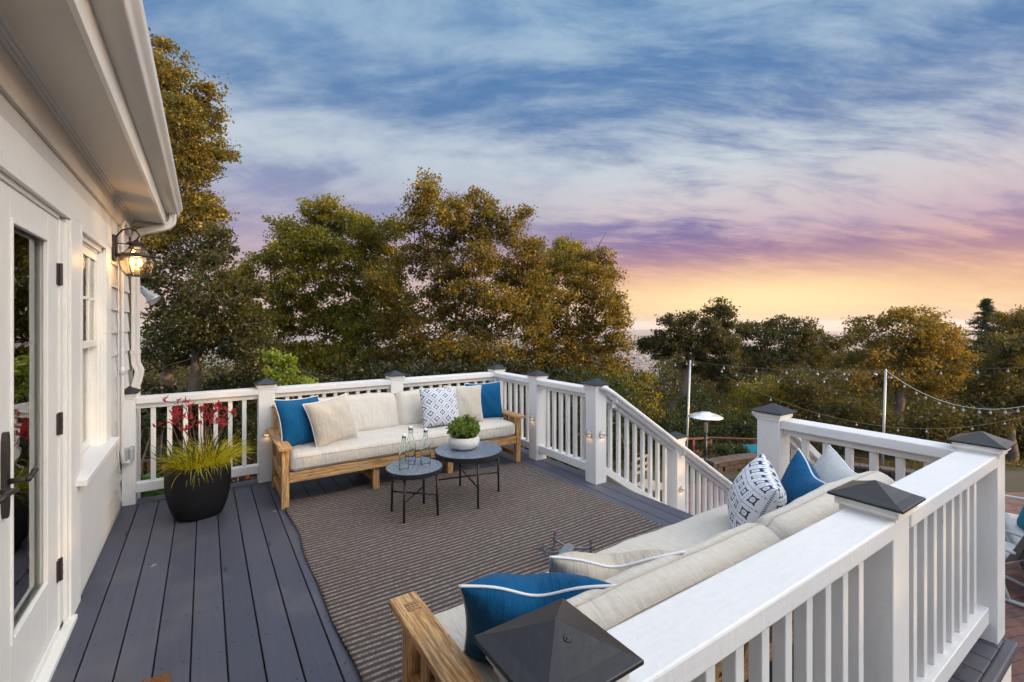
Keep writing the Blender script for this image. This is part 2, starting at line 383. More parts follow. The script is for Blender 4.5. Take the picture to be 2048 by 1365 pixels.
def patternmat(name, diamond, n):
    """printed canvas: rings on a grid (UV), diamond or square lattice"""
    m_ = bpy.data.materials.new(name); m_.use_nodes = True; t = NT(m_.node_tree); p = t.n['Principled BSDF']
    p.inputs['Roughness'].default_value = .9; p.inputs['Specular IOR Level'].default_value = .2
    uv = t.add('ShaderNodeTexCoord').outputs['UV']
    rot = R(45) if diamond else 0
    mp = t.mapping(uv, (n, n*(1.0 if diamond else .8), 1), (0, 0, 0))
    sp = t.add('ShaderNodeSeparateXYZ', {0: mp})
    if diamond:
        a = t.math('ADD', sp.outputs[0], sp.outputs[1]); b = t.math('SUBTRACT', sp.outputs[0], sp.outputs[1])
    else: a, b = sp.outputs[0], sp.outputs[1]
    def cell(v): return t.math('ABSOLUTE', t.math('MULTIPLY_ADD', t.math('FRACT', v), 2.0, -1.0))
    ca, cb_ = cell(a), cell(b)                     # 0 at the motif's centre, 1 on the lattice lines
    mx = t.math('MAXIMUM', ca, cb_)
    sc_ = t.math('MULTIPLY', t.math('COSINE', t.math('MULTIPLY', t.math('ADD', ca, cb_), 9.0)), .05)
    mr = t.math('ADD', mx, sc_)
    ring = t.ramp(mr, [(.27, 0), (.30, 1), (.50, 1), (.53, 0)])
    core = t.ramp(mr, [(.10, 1), (.13, 0)])
    line = t.ramp(mx, [(.93, 0), (.955, 1)] if not diamond else [(.80, 0), (.84, .35), (.96, .35), (1, .35)])
    dash = t.ramp(t.math('FRACT', t.math('MULTIPLY', t.math('ADD', a, t.math('MULTIPLY', b, 1.0)), 7.0)), [(.45, 1), (.55, 0)])
    k = t.math('MAXIMUM', ring, t.math('MULTIPLY', line, dash if not diamond else 1.0))
    base = t.mix(t.noise(mp, 30, 2), (.60, .63, .70), (.68, .70, .74))
    c = t.mix(k, base, (.018, .035, .10))
    c = t.mix(t.math('MULTIPLY', core, .7), c, (.30, .36, .10) if not diamond else (.05, .08, .16))
    t.l.new(c, p.inputs['Base Color'])
    oc = t.add('ShaderNodeTexCoord').outputs['Object']
    bn = t.add('ShaderNodeBump', {'Height': t.noise(oc, 9, 3), 'Strength': .4, 'Distance': .02}); t.l.new(bn.outputs[0], p.inputs['Normal'])
    return m_
M['pat_diamond'] = patternmat('diamond_print', True, 3.3)
M['pat_square'] = patternmat('tile_print', False, 6)
def stone_top():
    m_ = mat('speckled_blue_stone', (.16, .19, .24), .32); t = NT(m_.node_tree); p = t.n['Principled BSDF']
    oc = t.add('ShaderNodeTexCoord').outputs['Object']
    v = t.add('ShaderNodeTexVoronoi', {'Vector': oc, 'Scale': 190.0}); r_ = t.add('ShaderNodeSeparateColor', {0: v.outputs['Color']}).outputs[0]
    c = t.ramp(r_, [(0, (.05, .07, .115)), (.45, (.095, .13, .19)), (.75, (.17, .21, .27)), (1, (.40, .44, .48))])
    t.l.new(c, p.inputs['Base Color']); return m_
M['stonetop'] = stone_top()
def glassmat(name, tint=(1, 1, 1), refl=1.0, base=.06):
    m_ = bpy.data.materials.new(name); m_.use_nodes = True; t = NT(m_.node_tree); t.n.clear()
    fr = t.add('ShaderNodeFresnel', {'IOR': 1.5}).outputs[0]
    f = t.math('MULTIPLY_ADD', fr, refl, base, clamp=True)
    tr = t.add('ShaderNodeBsdfTransparent', {0: (*tint, 1)}); gl = t.add('ShaderNodeBsdfGlossy', {'Roughness': .004, 'Color': (1, 1, 1, 1)})
    if name == 'window_glass':
        oc = t.add('ShaderNodeTexCoord').outputs['Object']
        bn = t.add('ShaderNodeBump', {'Height': t.noise(t.mapping(oc, (1, 1.4, 9)), 1, 2), 'Strength': .05, 'Distance': .05}); t.l.new(bn.outputs[0], gl.inputs['Normal'])
    mx = t.add('ShaderNodeMixShader', {0: f, 1: tr.outputs[0], 2: gl.outputs[0]}); o_ = t.add('ShaderNodeOutputMaterial'); t.l.new(mx.outputs[0], o_.inputs[0])
    return m_
M['glass'] = glassmat('window_glass', (.75, .80, .76), 1.0, .10)
M['lampglass'] = glassmat('lamp_glass', (1, .86, .60), .6, .05)
def bottleglass():
    m_ = bpy.data.materials.new('bottle_glass'); m_.use_nodes = True; t = NT(m_.node_tree); p = t.n['Principled BSDF']
    p.inputs['Base Color'].default_value = (.93, .97, .95, 1); p.inputs['Roughness'].default_value = .02
    p.inputs['Transmission Weight'].default_value = 1.0; p.inputs['IOR'].default_value = 1.45
    return m_
M['bottle'] = bottleglass()
def emit(name, col, s_):
    m_ = bpy.data.materials.new(name); m_.use_nodes = True; t = NT(m_.node_tree); t.n.clear()
    e = t.add('ShaderNodeEmission', {0: (*col, 1), 1: s_}); o_ = t.add('ShaderNodeOutputMaterial'); t.l.new(e.outputs[0], o_.inputs[0]); return m_
M['bulb'] = emit('lit_bulb', (1, .58, .18), 8)
M['led'] = emit('lit_led', (1, .55, .16), 1.3)
def leafmat(name, c1, c2, c3, trans=.45, big=1.2):
    m_ = bpy.data.materials.new(name); m_.use_nodes = True; t = NT(m_.node_tree); t.n.clear()
    rp = t.add('ShaderNodeNewGeometry').outputs['Random Per Island']
    oc = t.add('ShaderNodeTexCoord').outputs['Object']
    n_ = t.noise(oc, big, 3, .6)
    c = t.ramp(rp, [(0, c1), (.5, c2), (1, c3)])
    c = t.mix(t.ramp(n_, [(.40, 0), (.58, .85)]), c, t.mix(rp, c1, c2))  # darker patches by noise; on the oaks they imitate shade between sunlit clumps
    d = t.add('ShaderNodeBsdfDiffuse', {0: c}); tr = t.add('ShaderNodeBsdfTranslucent', {0: t.mix(.5, c, (c3[0]*1.5, c3[1]*1.25, c3[2]*.5))})
    g = t.add('ShaderNodeBsdfGlossy', {0: (.35, .35, .35, 1), 'Roughness': .45})
    mx = t.add('ShaderNodeMixShader', {0: trans, 1: d.outputs[0], 2: tr.outputs[0]})
    mx2 = t.add('ShaderNodeMixShader', {0: .06, 1: mx.outputs[0], 2: g.outputs[0]})
    o_ = t.add('ShaderNodeOutputMaterial'); t.l.new(mx2.outputs[0], o_.inputs[0]); return m_
M['oak'] = leafmat('oak_leaves', (.018, .032, .009), (.070, .078, .014), (.44, .30, .040), big=.9)  # gold of sunlit leaves and dark of shaded ones put into the colours
M['oak_dark'] = leafmat('dark_oak_leaves', (.020, .030, .010), (.05, .056, .016), (.12, .10, .022))
M['lightleaf'] = leafmat('light_green_leaves', (.022, .045, .009), (.075, .10, .014), (.46, .38, .03), big=.9)  # sunlit gold put into the brightest leaf colour
M['oak_shade'] = leafmat('shaded_oak_leaves', (.008, .014, .006), (.018, .026, .009), (.045, .048, .014))  # oak leaf colour darkened to imitate the shade under the tall trees
M['maple'] = leafmat('yellow_green_leaves', (.12, .18, .02), (.20, .28, .03), (.28, .34, .05))
M['shrub'] = leafmat('shrub_leaves', (.018, .035, .012), (.035, .058, .018), (.06, .085, .025))
M['conifer'] = leafmat('conifer_needles', (.018, .030, .015), (.03, .045, .02), (.045, .055, .022))
M['bowlplant'] = leafmat('succulent_leaves', (.06, .12, .03), (.16, .25, .04), (.34, .42, .08), .35, 25)
M['paw_leaf'] = leafmat('paw_leaves', (.02, .055, .015), (.04, .09, .02), (.07, .13, .03), .3, 20)
M['yellowgrass'] = leafmat('yellow_grass', (.34, .35, .015), (.60, .52, .02), (.80, .66, .05), .40, 20)
M['redflower'] = leafmat('red_flower', (.36, .016, .028), (.56, .04, .06), (.60, .13, .08), .25, 30)
M['bark'] = mat('bark', (.085, .062, .045), .9, bump=(14, .8), var=(4, .7, (.15, .125, .10)))
M['ground'] = mat('hillside_ground', (.035, .03, .018), .95, bump=(3, .6), var=(.35, .8, (.05, .055, .022)))
# ================================================================ ground, bay and far shore
def hz(x, y):
    x = np.asarray(x, float); y = np.asarray(y, float)
    d = x*FW[0]+y*FW[1]; rt = x*RT[0]+y*RT[1]
    z = -1.5 - 1.45*smoothstep(9.9, 11.2, d)
    back = smoothstep(5.2, 9.0, y)*smoothstep(7.5, 3.5, x)         # the slope drops sooner behind the deck
    z = z - 1.0*back*(1-smoothstep(9.9, 11.2, d))
    z = z - .20*np.clip(d-15, 0, 65) - .30*np.clip(d-80, 0, 160) - .11*np.clip(d-240, 0, 1050)
    z = z + .12*np.sin(x*.7+1)*np.sin(y*.6)*smoothstep(10, 14, d)
    return np.maximum(z, -182.0)
def hz1(x, y): return float(hz(x, y))
def ground_sheet():
    # polar sheet round the house, fine near and coarse far
    rad = np.concatenate([[0], np.linspace(2, 30, 57), np.geomspace(32, 4700, 50)])
    ang = np.linspace(0, 2*math.pi, 145)[:-1]
    A, Rr = np.meshgrid(ang, rad); x = (Rr*np.sin(A)).ravel(); y = (Rr*np.cos(A)).ravel()
    mb = MB(); mb.v = [(a, b, c) for a, b, c in zip(x, y, hz(x, y)-.012)]
    n = len(ang)
    for i in range(len(rad)-1):
        for k in range(n): mb.face(i*n+k, i*n+(k+1) % n, (i+1)*n+(k+1) % n, (i+1)*n+k)
    mb.f = [f[::-1] for f in mb.f]
    return mb.build('ground', M['ground'], smooth=True)
tag(ground_sheet(), kind='structure')
M['water'] = mat('bay_water', (.12, .15, .17), .25)
mb = MB(); n = 64
mb.addv([(8800*math.sin(2*math.pi*k/n), 8800*math.cos(2*math.pi*k/n), -181.9) for k in range(n)]); mb.f.append(tuple(range(n))[::-1]); mb.mi.append(0)
tag(mb.build('water', M['water']), kind='structure')
# flat city shore this side of the water, and the low far shore
M['cityland'] = mat('city_land', (.16, .14, .14), .9, var=(.004, .7, (.28, .25, .25)))
M['farland'] = mat('far_hills', (.10, .09, .10), .9)
mb = MB()
for k in range(-10, 11):
    a = HEAD+R(k*5)
    p = Vector((math.sin(a), math.cos(a)))
    mb.addv([(p.x*700, p.y*700, -183 if k % 2 else -182.5), (p.x*(4700+200*math.sin(k)), p.y*(4700+200*math.sin(k)), -181.2)])
for k in range(20): mb.face(2*k, 2*k+1, 2*k+3, 2*k+2)
mb.f = [f[::-1] for f in mb.f]
o = mb.build('shore_plain', M['cityland']); tag(o, kind='structure')
mb = MB(); prev = None
for k in range(-60, 61):
    a = HEAD+R(k); d_ = 5900; h = 30+60*(.5+.5*math.sin(k*.37))*(.5+.5*math.sin(k*.11+1))
    p = Vector((math.sin(a), math.cos(a)))
    b = mb.addv([(p.x*d_, p.y*d_, -182), (p.x*(d_+1500), p.y*(d_+1500), -182+12), (p.x*(d_+3500), p.y*(d_+3500), -182+h), (p.x*(d_+6500), p.y*(d_+6500), -182)])
    if prev is not None:
        for j in range(3): mb.face(prev+j, b+j, b+j+1, prev+j+1)
    prev = b
tag(mb.build('hills', M['farland'], smooth=True), kind='structure')
# town on the plain: too many roofs to count
mb = MB()
M['town'] = mat('town_walls', (.24, .215, .215), .8, var=(.02, .6, (.13, .12, .125)))
for i in range(1500):
    a = HEAD+R(RNG.uniform(2, 32)); d_ = RNG.uniform(1250, 4300)
    x, y = math.sin(a)*d_, math.cos(a)*d_; z = max(hz1(x, y), -182)-1
    wx, wy, hh = RNG.uniform(12, 40), RNG.uniform(12, 40), RNG.uniform(6, 16)
    mb.cbox((x, y, z+hh/2), (wx, wy, hh), Euler((0, 0, RNG.uniform(0, 3))))
tag(mb.build('town', M['town']), 'pale hazy town spread over the plain before the bay', 'town', kind='stuff')

# ================================================================ patio below the stairs
def pavermat():
    m_ = bpy.data.materials.new('red_brick_pavers'); m_.use_nodes = True; t = NT(m_.node_tree); p = t.n['Principled BSDF']
    oc = t.add('ShaderNodeTexCoord').outputs['Object']
    wv_ = t.noise(oc, 2.0, 2, out=1)
    v = t.add('ShaderNodeVectorMath', {0: wv_, 1: (.05, .05, 0), 2: t.mapping(oc, (1, 1, 1), (0, 0, R(20)))}, operation='MULTIPLY_ADD').outputs[0]
    br = t.add('ShaderNodeTexBrick', {'Vector': v, 'Scale': 1.0, 'Brick Width': .23, 'Row Height': .115, 'Mortar Size': .006, 'Color1': (*lin('6f4a45'), 1), 'Color2': (*lin('54393a'), 1), 'Mortar': (.035, .03, .025, 1)})
    n_ = t.noise(oc, 8, 5, .65)
    c = t.mix(t.ramp(n_, [(.4, 0), (.7, .55)]), br.outputs[0], lin('7d625b'))
    mo = t.noise(oc, 1.3, 4, .6)
    c = t.mix(t.ramp(mo, [(.55, 0), (.68, .8)]), c, lin('8f938c'))
    t.l.new(c, p.inputs['Base Color']); p.inputs['Roughness'].default_value = .8
    bn = t.add('ShaderNodeBump', {'Height': t.math('ADD', t.math('MULTIPLY', br.outputs['Fac'], -1.0), t.math('MULTIPLY', n_, .3)), 'Strength': .7, 'Distance': .01}); t.l.new(bn.outputs[0], p.inputs['Normal'])
    return m_
M['pavers'] = pavermat()
mb = MB()
poly = [(3.4, -3.0), (14.5, -3.0), (14.0, .6), (10.6, 3.0), (8.6, 5.1), (7.6, 5.4), (6.4, 4.6), (5.4, 4.9), (3.4, 4.9)]
b = mb.addv([(x, y, -1.5) for x, y in poly]); mb.f.append(tuple(range(len(poly)))); mb.mi.append(0)
tag(mb.build('patio', M['pavers']), kind='structure')
M['oldwood'] = mat('weathered_plank', (.22, .19, .15), .8, bump=(30, .3), var=(5, .7, (.15, .13, .10)))
mb = MB()
for k in range(7): mb.box(3.45+.0, 6.25, .62-.145*k-.14, .62-.145*k, -1.49, -1.455)
o = mb.build('plank_landing', M['oldwood'], bevel=.004)
tag(o, 'weathered timber plank step beside the brick pavers at lower right', 'step')

# ================================================================ deck
DX0, DX1, DY0, DY1 = -.585, 3.262, .545, 5.235
mb = MB(); x = -.475-.14
first = True
k = 0
while True:
    a = -.475+.14*(k-1); b_ = a+.134
    k += 1
    a2 = max(a+.003, DX0); b2 = min(a+.137, DX1)
    if a2 >= DX1-.01: break
    y0 = -1.6 if b2 < .62 else DY0
    mb.box(a2, b2, y0, 5.085, -.036, 0)
mb.box(DX0, DX1+.02, 5.09, DY1, -.036, .004)           # cross board under the back railing
o = mb.build('deck', M['deck'], bevel=.004); tag(o, kind='structure')
mb = MB()
mb.box(DX0, DX1-.012, -1.6 if False else .56, DY1-.01, -.24, -.045)
mb.box(DX0, .60, -1.6, .555, -.24, -.045)
o = mb.build('deck_base', M['black']); tag(o, kind='structure')
mb = MB()
mb.box(.60, DX1+.012, .50, .545, -.045, .0)              # dark nosing of the deck edge
mb.box(DX1+.002, DX1+.047, .50, 5.26, -.045, -.002)
o = mb.build('deck_edge', M['deck'], bevel=.01); tag(o, kind='structure')
mb = MB()
mb.box(.60, DX1+.0, .52, .545, -1.49, -.047)
mb.box(DX1-.01, DX1+.02, .546, 1.70, -1.49, -.047)
mb.box(DX1-.01, DX1+.02, 3.25, 5.25, -1.49, -.047)
o = mb.build('deck_skirt', M['white_old']); tag(o, kind='structure')

# ================================================================ stairs
SL = -.633
st = thing('staircase', 'slate grey wooden staircase going down from the deck opening to the patio', 'stairs', (3.3, 2.47, 0))
for k in range(1, 8):
    mb = MB(); x0 = .0+.30*(k-1); z = -.19*k
    mb.box(x0+.0, x0+.33, -.76, .76, z-.035, z)
    part(mb.build('tread', M['deck'], bevel=.005), st)
mb = MB()
for k in range(1, 9):
    x0 = .30*(k-1); mb.box(x0+.005, x0+.025, -.745, .745, max(-1.5, -.19*k), -.19*(k-1)-.038)
part(mb.build('risers', M['white_old']), st)
for s_ in (-.78, .762):
    mb = MB(); mb.hexa([(0, s_, -.30), (0, s_+.03, -.30), (2.28, s_+.03, -1.72+.22), (2.28, s_, -1.72+.22), (0, s_, -.02), (0, s_+.03, -.02), (2.28, s_+.03, -1.42), (2.28, s_, -1.42)])
    part(mb.build('stringer', M['white_old']), st)

# ================================================================ railings
PW = .145
def post(parent, x, y, ztop=1.015, z0=0.0, w_=PW, wy=None, capw=.215, worn=False, screw=False):
    wy = wy or w_
    zc = ztop-.058
    mb = MB(); mb.box(x-w_/2, x+w_/2, y-wy/2, y+wy/2, z0, zc-.004)
    p = part(mb.build('post', M['white'], bevel=.004), parent)
    mb = MB(); f = .014 if not worn else .018
    mb.box(x-w_/2-f, x+w_/2+f, y-wy/2-f, y+wy/2+f, zc-.030, zc-.003)
    mb.box(x-w_/2-f*.45, x+w_/2+f*.45, y-wy/2-f*.45, y+wy/2+f*.45, zc-.050, zc-.0305)
    part(mb.build('collar', M['white_old'], bevel=.003), p)
    mb = MB(); hx = capw/2*(w_/PW); hy = capw/2*(wy/PW)
    # pyramid cap with a short rim and slightly hollow faces
    N = 7; base = []
    rim = [(x-hx, y-hy), (x+hx, y-hy), (x+hx, y+hy), (x-hx, y+hy)]
    lo = mb.addv([(a, b, zc-.001) for a, b in rim]); up_ = mb.addv([(a, b, zc+.007) for a, b in rim])
    mb.face(lo+3, lo+2, lo+1, lo)
    for i in range(4): mb.face(lo+i, lo+(i+1) % 4, up_+(i+1) % 4, up_+i)
    prevr = up_
    H_ = ztop-zc-.007
    for t_ in (.25, .5, .75, .93):
        s2 = 1-t_; r_ = mb.addv([(x+(a-x)*s2, y+(b-y)*s2, zc+.007+H_*(t_**1.12)) for a, b in rim])
        for i in range(4): mb.face(prevr+i, prevr+(i+1) % 4, r_+(i+1) % 4, r_+i)
        prevr = r_
    ap = mb.addv([(x, y, ztop)])
    for i in range(4): mb.face(prevr+i, prevr+(i+1) % 4, ap)
    c = part(mb.build('post_cap', M['cap'], bevel=.0025), p)
    if screw:
        mb = MB(); n_ = Vector((0, -(ztop-zc), hy)).normalized(); q = Vector((x-.0, y-hy*.30, zc+.007+H_*.70**1.12+.0008))
        Mx = n_.to_track_quat('Z', 'Y').to_matrix()
        mb.lathe([(.0001, .003), (.0025, .0028), (.003, .0012), (.0062, .0012), (.0068, .0004), (.0085, -.0012)], q, 14, M=Mx)
        part(mb.build('screw', M['black']), c)
    return p
BAL = None
def rail(parent, a, b, axis, fixed, z=.0, half_ends=False, pitch=.121, off=None, slope=0.0):
    """one panel between posts: a..b along axis ('x' or 'y'), at the fixed other coordinate"""
    def P(s, t, zz): return (s, fixed+t, zz) if axis == 'x' else (fixed+t, s, zz)
    def slab(t0, t1, z0, z1, name, bev=.004):
        mb = MB()
        dz0, dz1 = 0.0, slope*(b-a)
        q = [P(a, t0, z0+dz0), P(b, t0, z0+dz1), P(b, t1, z0+dz1), P(a, t1, z0+dz0), P(a, t0, z1+dz0), P(b, t0, z1+dz1), P(b, t1, z1+dz1), P(a, t1, z1+dz0)]
        if axis == 'y': q = [q[i] for i in (3, 2, 1, 0, 7, 6, 5, 4)]
        mb.hexa(q)
        return part(mb.build(name, M['white'], bevel=bev), parent)
    slab(-.0715, .0715, z+.858, z+.916, 'top_rail', .006)
    slab(-.034, .034, z+.814, z+.8575, 'sub_rail')
    slab(-.043, .043, z+.088, z+.168, 'bottom_rail')
    n_ = max(1, int(round((b-a)/pitch))-1); g = (b-a)/(n_+1)
    for i in range(1, n_+1):
        s = a+g*i + (off or 0); dz = slope*(s-a); e = slope*.018
        mb = MB(); h = .018
        q = []
        for zz, sg in ((z+.1685, 1), (z+.8135, 1)):
            q += [P(s-h, -h, zz+dz-e), P(s+h, -h, zz+dz+e), P(s+h, h, zz+dz+e), P(s-h, h, zz+dz-e)]
        if axis == 'y': q = [q[j] for j in (3, 2, 1, 0, 7, 6, 5, 4)]
        mb.hexa(q); part(mb.build('baluster', M['white'], bevel=.003), parent)
YB, XR, YN = 5.16, 3.192, .625
br_ = thing('deck_railing', 'white wooden railing behind the far sofa running from the house wall to the corner post', 'railing', (.5, YB, 0), group='white deck railings')
def P0(o, p): o.parent = p; o.matrix_parent_inverse = Matrix.Translation(-p.location); return o
_old_part = part
def part(o, parent):
    o.parent = parent
    if parent.type == 'EMPTY' and parent is not CURLOCAL: o.matrix_parent_inverse = parent.matrix_basis.inverted() if False else Matrix.Translation(-parent.location)
    return o
CURLOCAL = None
post(br_, -.543, YB, w_=.092, wy=PW)
post(br_, .505, YB); post(br_, 1.82, YB); post(br_, XR, YB)
rail(br_, -.497, .4325, 'x', YB); rail(br_, .5775, 1.7475, 'x', YB); rail(br_, 1.8925, XR-.0725, 'x', YB)
sr_ = thing('deck_railing', 'white railing with two capped posts on the right side between the corner and the stairs', 'railing', (XR, 4.2, 0), group='white deck railings')
post(sr_, XR, 4.26, z0=-.0); post(sr_, XR+.003, 3.312, z0=-.0)
rail(sr_, 4.3325, YB-.0725, 'y', XR); rail(sr_, 3.3845, 4.1875, 'y', XR)
nr_ = thing('deck_railing', 'thick white railing in the foreground running along behind the near sofa', 'railing', (1.9, YN, 0), group='white deck railings')
post(nr_, .515, .635, ztop=1.037, worn=True, screw=True); post(nr_, 1.935, .632, worn=True); post(nr_, 3.262, YN, worn=True)
rail(nr_, .5875, 1.8625, 'x', YN); rail(nr_, 2.0075, 3.1895, 'x', YN)
gr_ = thing('deck_railing', 'short white railing between the far corner of the foreground rail and the stair opening', 'railing', (3.23, 1.2, 0), group='white deck railings')
post(gr_, 3.218, 1.625)
rail(gr_, YN+.0725, 1.5525, 'y', 3.235)
def stair_rail(y, label, side):
    t_ = thing('stair_railing', label, 'railing', (4.4, y, 0), group='sloping white stair railings')
    post(t_, 4.43, y, ztop=.335, z0=-1.5, capw=.205); post(t_, 5.64, y, ztop=-.41, z0=-1.5, capw=.205)
    x0 = 3.2675
    z0 = -.012
    rail(t_, x0, 4.3575, 'x', y, z=z0, slope=SL)
    rail(t_, 4.5025, 5.5675, 'x', y, z=z0+SL*(4.5025-x0), slope=SL)
    # round-edged grab rail on brackets
    mb = MB(); yy = y-.115*side
    zt = lambda x: .90+SL*(x-x0)
    mb.tube([(x0-.09, y-.075*side, zt(x0)+.03), (x0-.06, yy, zt(x0)+.03), (x0+.06, yy, zt(x0+.06)+.0)] + [(x, yy, zt(x)) for x in (4.0, 4.8, 5.62)]+[(5.72, yy, zt(5.72)-.01), (5.74, y-.06*side, zt(5.72)-.02)], .026, 10)
    g = part(mb.build('grab_rail', M['white'], smooth=True), t_)
    for x in (3.36, 4.43, 5.60):
        mb = MB(); mb.tube([(x, yy, zt(x)-.015), (x, yy, zt(x)-.06), (x, y-.072*side, zt(x)-.085)], .011, 8); mb.cbox((x, y-.076*side, zt(x)-.09), (.045, .008, .06))
        part(mb.build('bracket', M['white']), t_)
    return t_
stair_rail(3.312, 'sloping white stair railing with grab rail on the far side of the stairs', 1)
stair_rail(1.625, 'sloping white stair railing on the near side of the stairs seen behind the pillows', -1)

# half-dome lights fixed to the posts
def dome_light(c, nrm, label):
    t_ = thing('post_light', label, 'light', c, group='small dome lights on the railing posts')
    n_ = Vector(nrm).normalized(); up_ = Vector((0, 0, 1)); sd_ = up_.cross(n_)
    Mx = Matrix((sd_, up_, n_)).transposed()
    def arc(r, dep, half, name, mt, inner=0):
        mb = MB(); NU, NV = 14, 8; idx = {}
        for i in range(NU+1):
            for j in range(NV+1):
                th = math.pi*i/NU; ph = math.pi/2*j/NV
                # upper hood: covers the upper half, opening faces downwards
                x_ = r*math.cos(th); rad_ = r*math.sin(th)
                yq = rad_*math.cos(ph)*half; zq = rad_*math.sin(ph)*dep
                idx[i, j] = mb.addv([Mx @ Vector((x_, yq, zq))])
        for i in range(NU):
            for j in range(NV): mb.face(idx[i, j], idx[i+1, j], idx[i+1, j+1], idx[i, j+1])
        o_ = mb.build(name, mt, smooth=True); o_.parent = t_
        return o_
    hood = arc(.041, .95, 1, 'hood', M['galv'])
    sm = hood.modifiers.new('thick', 'SOLIDIFY'); sm.thickness = .0015
    lens = arc(.030, .50, -.8, 'lens', M['led'])
    mb = MB(); mb.lathe([(.0001, 0), (.036, 0), (.038, .002), (.038, .004), (.0001, .004)], (0, 0, 0), 20, M=Mx)
    bp = mb.build('back_plate', M['galv']); bp.parent = t_
    l = bpy.data.lights.new('post_lamp', 'SPOT'); l.energy = .10; l.color = (1, .62, .28); l.shadow_soft_size = .012; l.spot_size = R(150); l.spot_blend = .9
    lo = bpy.data.objects.new('post_lamp', l); COL.objects.link(lo); lo.parent = t_; lo.location = Vector(n_)*.030+Vector((0, 0, -.022))
    lo.rotation_euler = (-(n_*.35)+Vector((0, 0, -1))).to_track_quat('-Z', 'Y').to_euler()
    return t_
zl = .475
dome_light((.505, YB-PW/2, zl), (0, -1, 0), 'dome light glowing on the post beside the left arm of the far sofa')
dome_light((XR-PW/2, 4.262, zl), (-1, 0, 0), 'dome light glowing on the post beside the right arm of the far sofa')
dome_light((XR-PW/2, 3.325, zl), (-1, 0, 0), 'left one of the two dome lights on the post at the head of the stairs')
dome_light((XR+.012, 3.312-PW/2, zl), (0, -1, 0), 'right one of the two dome lights on the post at the head of the stairs')
dome_light((4.43, 3.312-PW/2, -.30), (0, -1, 0), 'dome light on the capped post halfway down the stairs')

# ================================================================ house
WX = -.59
hs = thing('house', 'white clapboard house wall with french doors, window and overhanging eave', 'house', (WX, 3, 0))
def hp(mb, name, m_, bevel=0, smooth=False, parent=None): return part(mb.build(name, m_, bevel=bevel, smooth=smooth), parent or hs)
# structural wall behind (with door and window openings)
mb = MB()
mb.box(-.74, -.625, 3.30, 3.47, -.3, 2.5); mb.box(-.74, -.625, 4.34, 5.70, -.3, 2.5)
mb.box(-.74, -.625, 3.47, 4.34, -.3, .66); mb.box(-.74, -.625, -1.6, 5.70, 2.12, 2.55) if False else mb.box(-.74, -.625, -1.6, 3.30, 2.12, 2.5)
mb.box(-.74, -.625, 3.47, 4.34, 2.12, 2.5)
mb.box(-4.5, -.74, 5.58, 5.70, -3, 2.6)
hp(mb, 'wall', M['siding'])
def lap(mb, y0, y1, z0, z1, x=WX, pitch=.178, cut=None):
    z = z0
    while z < z1-.01:
        zt = min(z+pitch+.015, z1)
        mb.hexa([(x-.034, y0, z), (x+.004, y0, z), (x+.004, y1, z), (x-.034, y1, z), (x-.034, y0, zt), (x-.014, y0, zt), (x-.014, y1, zt), (x-.034, y1, zt)])
        z += pitch
mb = MB(); lap(mb, 4.528, 5.64, -.30, 2.42); lap(mb, 3.512, 4.527, -.12, .655)
hp(mb, 'siding', M['siding'])
mb = MB(); mb.box(-.62, WX+.012, 5.64, 5.72, -3, 2.5); mb.box(-.74, -.621, 5.70, 5.725, -3, 2.5)
hp(mb, 'corner_board', M['siding'], .003)
mb = MB()
mb.box(-.62, WX+.008, 3.302, 3.508, -.02, 2.118)            # casing between door and window
mb.box(-.62, WX+.008, -1.6, 4.525, 2.119, 2.272)           # head board
mb.box(-.62, WX+.008, 4.340, 4.525, .705, 2.118)           # right window casing
hp(mb, 'casing', M['white_old'], .003)
mb = MB(); mb.box(-.62, WX-.003, -1.6, 5.64, 2.273, 2.362)
hp(mb, 'upper_siding', M['siding'])
mb = MB(); mb.box(-.62, WX+.016, -1.6, 5.66, 2.364, 2.505)
hp(mb, 'frieze_board', M['cream'], .003)
# door frame + mouldings
mb = MB()
mb.box(-.66, -.578, 3.262, 3.300, .02, 2.117); mb.box(-.66, -.587, 3.222, 3.261, .02, 2.094); mb.box(-.70, -.60, 3.150, 3.221, .02, 2.075)
mb.box(-.66, -.578, -1.0, 3.2615, 2.095, 2.117); mb.box(-.70, -.600, -1.0, 3.1495, 2.073, 2.0945)
mb.box(-.72, -.56, -1.0, 3.300, -.005, .024); mb.box(-.70, -.600, -1.0, 3.222, .0245, .055)
hp(mb, 'door_frame', M['white_old'], .003)
def door_leaf(y0, y1, hinge_end, glazed=(2.478, 2.967)):
    # stiles and rails
    xs0, xs1 = -.665, -.607
    mb = MB()
    g0, g1 = glazed
    mb.box(xs0, xs1, y0, g0, .058, 2.07); mb.box(xs0, xs1, g1, y1, .058, 2.07)
    mb.box(xs0, xs1, g0, g1, .058, .345); mb.box(xs0, xs1, g0, g1, 1.955, 2.07)
    d = part(mb.build('door', M['white_old'], bevel=.003), hs)
    mb = MB()
    for (a0, a1, b0, b1) in ((g0, g0+.018, .345, 1.955), (g1-.018, g1, .345, 1.955), (g0+.018, g1-.018, .345, .366), (g0+.018, g1-.018, 1.936, 1.955)):
        mb.box(xs1-.012, xs1+.006, a0, a1, b0, b1)
    part(mb.build('glazing_bead', M['white_old'], bevel=.003), d)
    mb = MB(); mb.box(-.640, -.632, g0+.001, g1-.001, .346, 1.954); part(mb.build('pane', M['glass']), d)
    return d
dr = door_leaf(2.327, 3.146, 3.146)
dl = door_leaf(1.500, 2.322, 1.5, (1.68, 2.17))
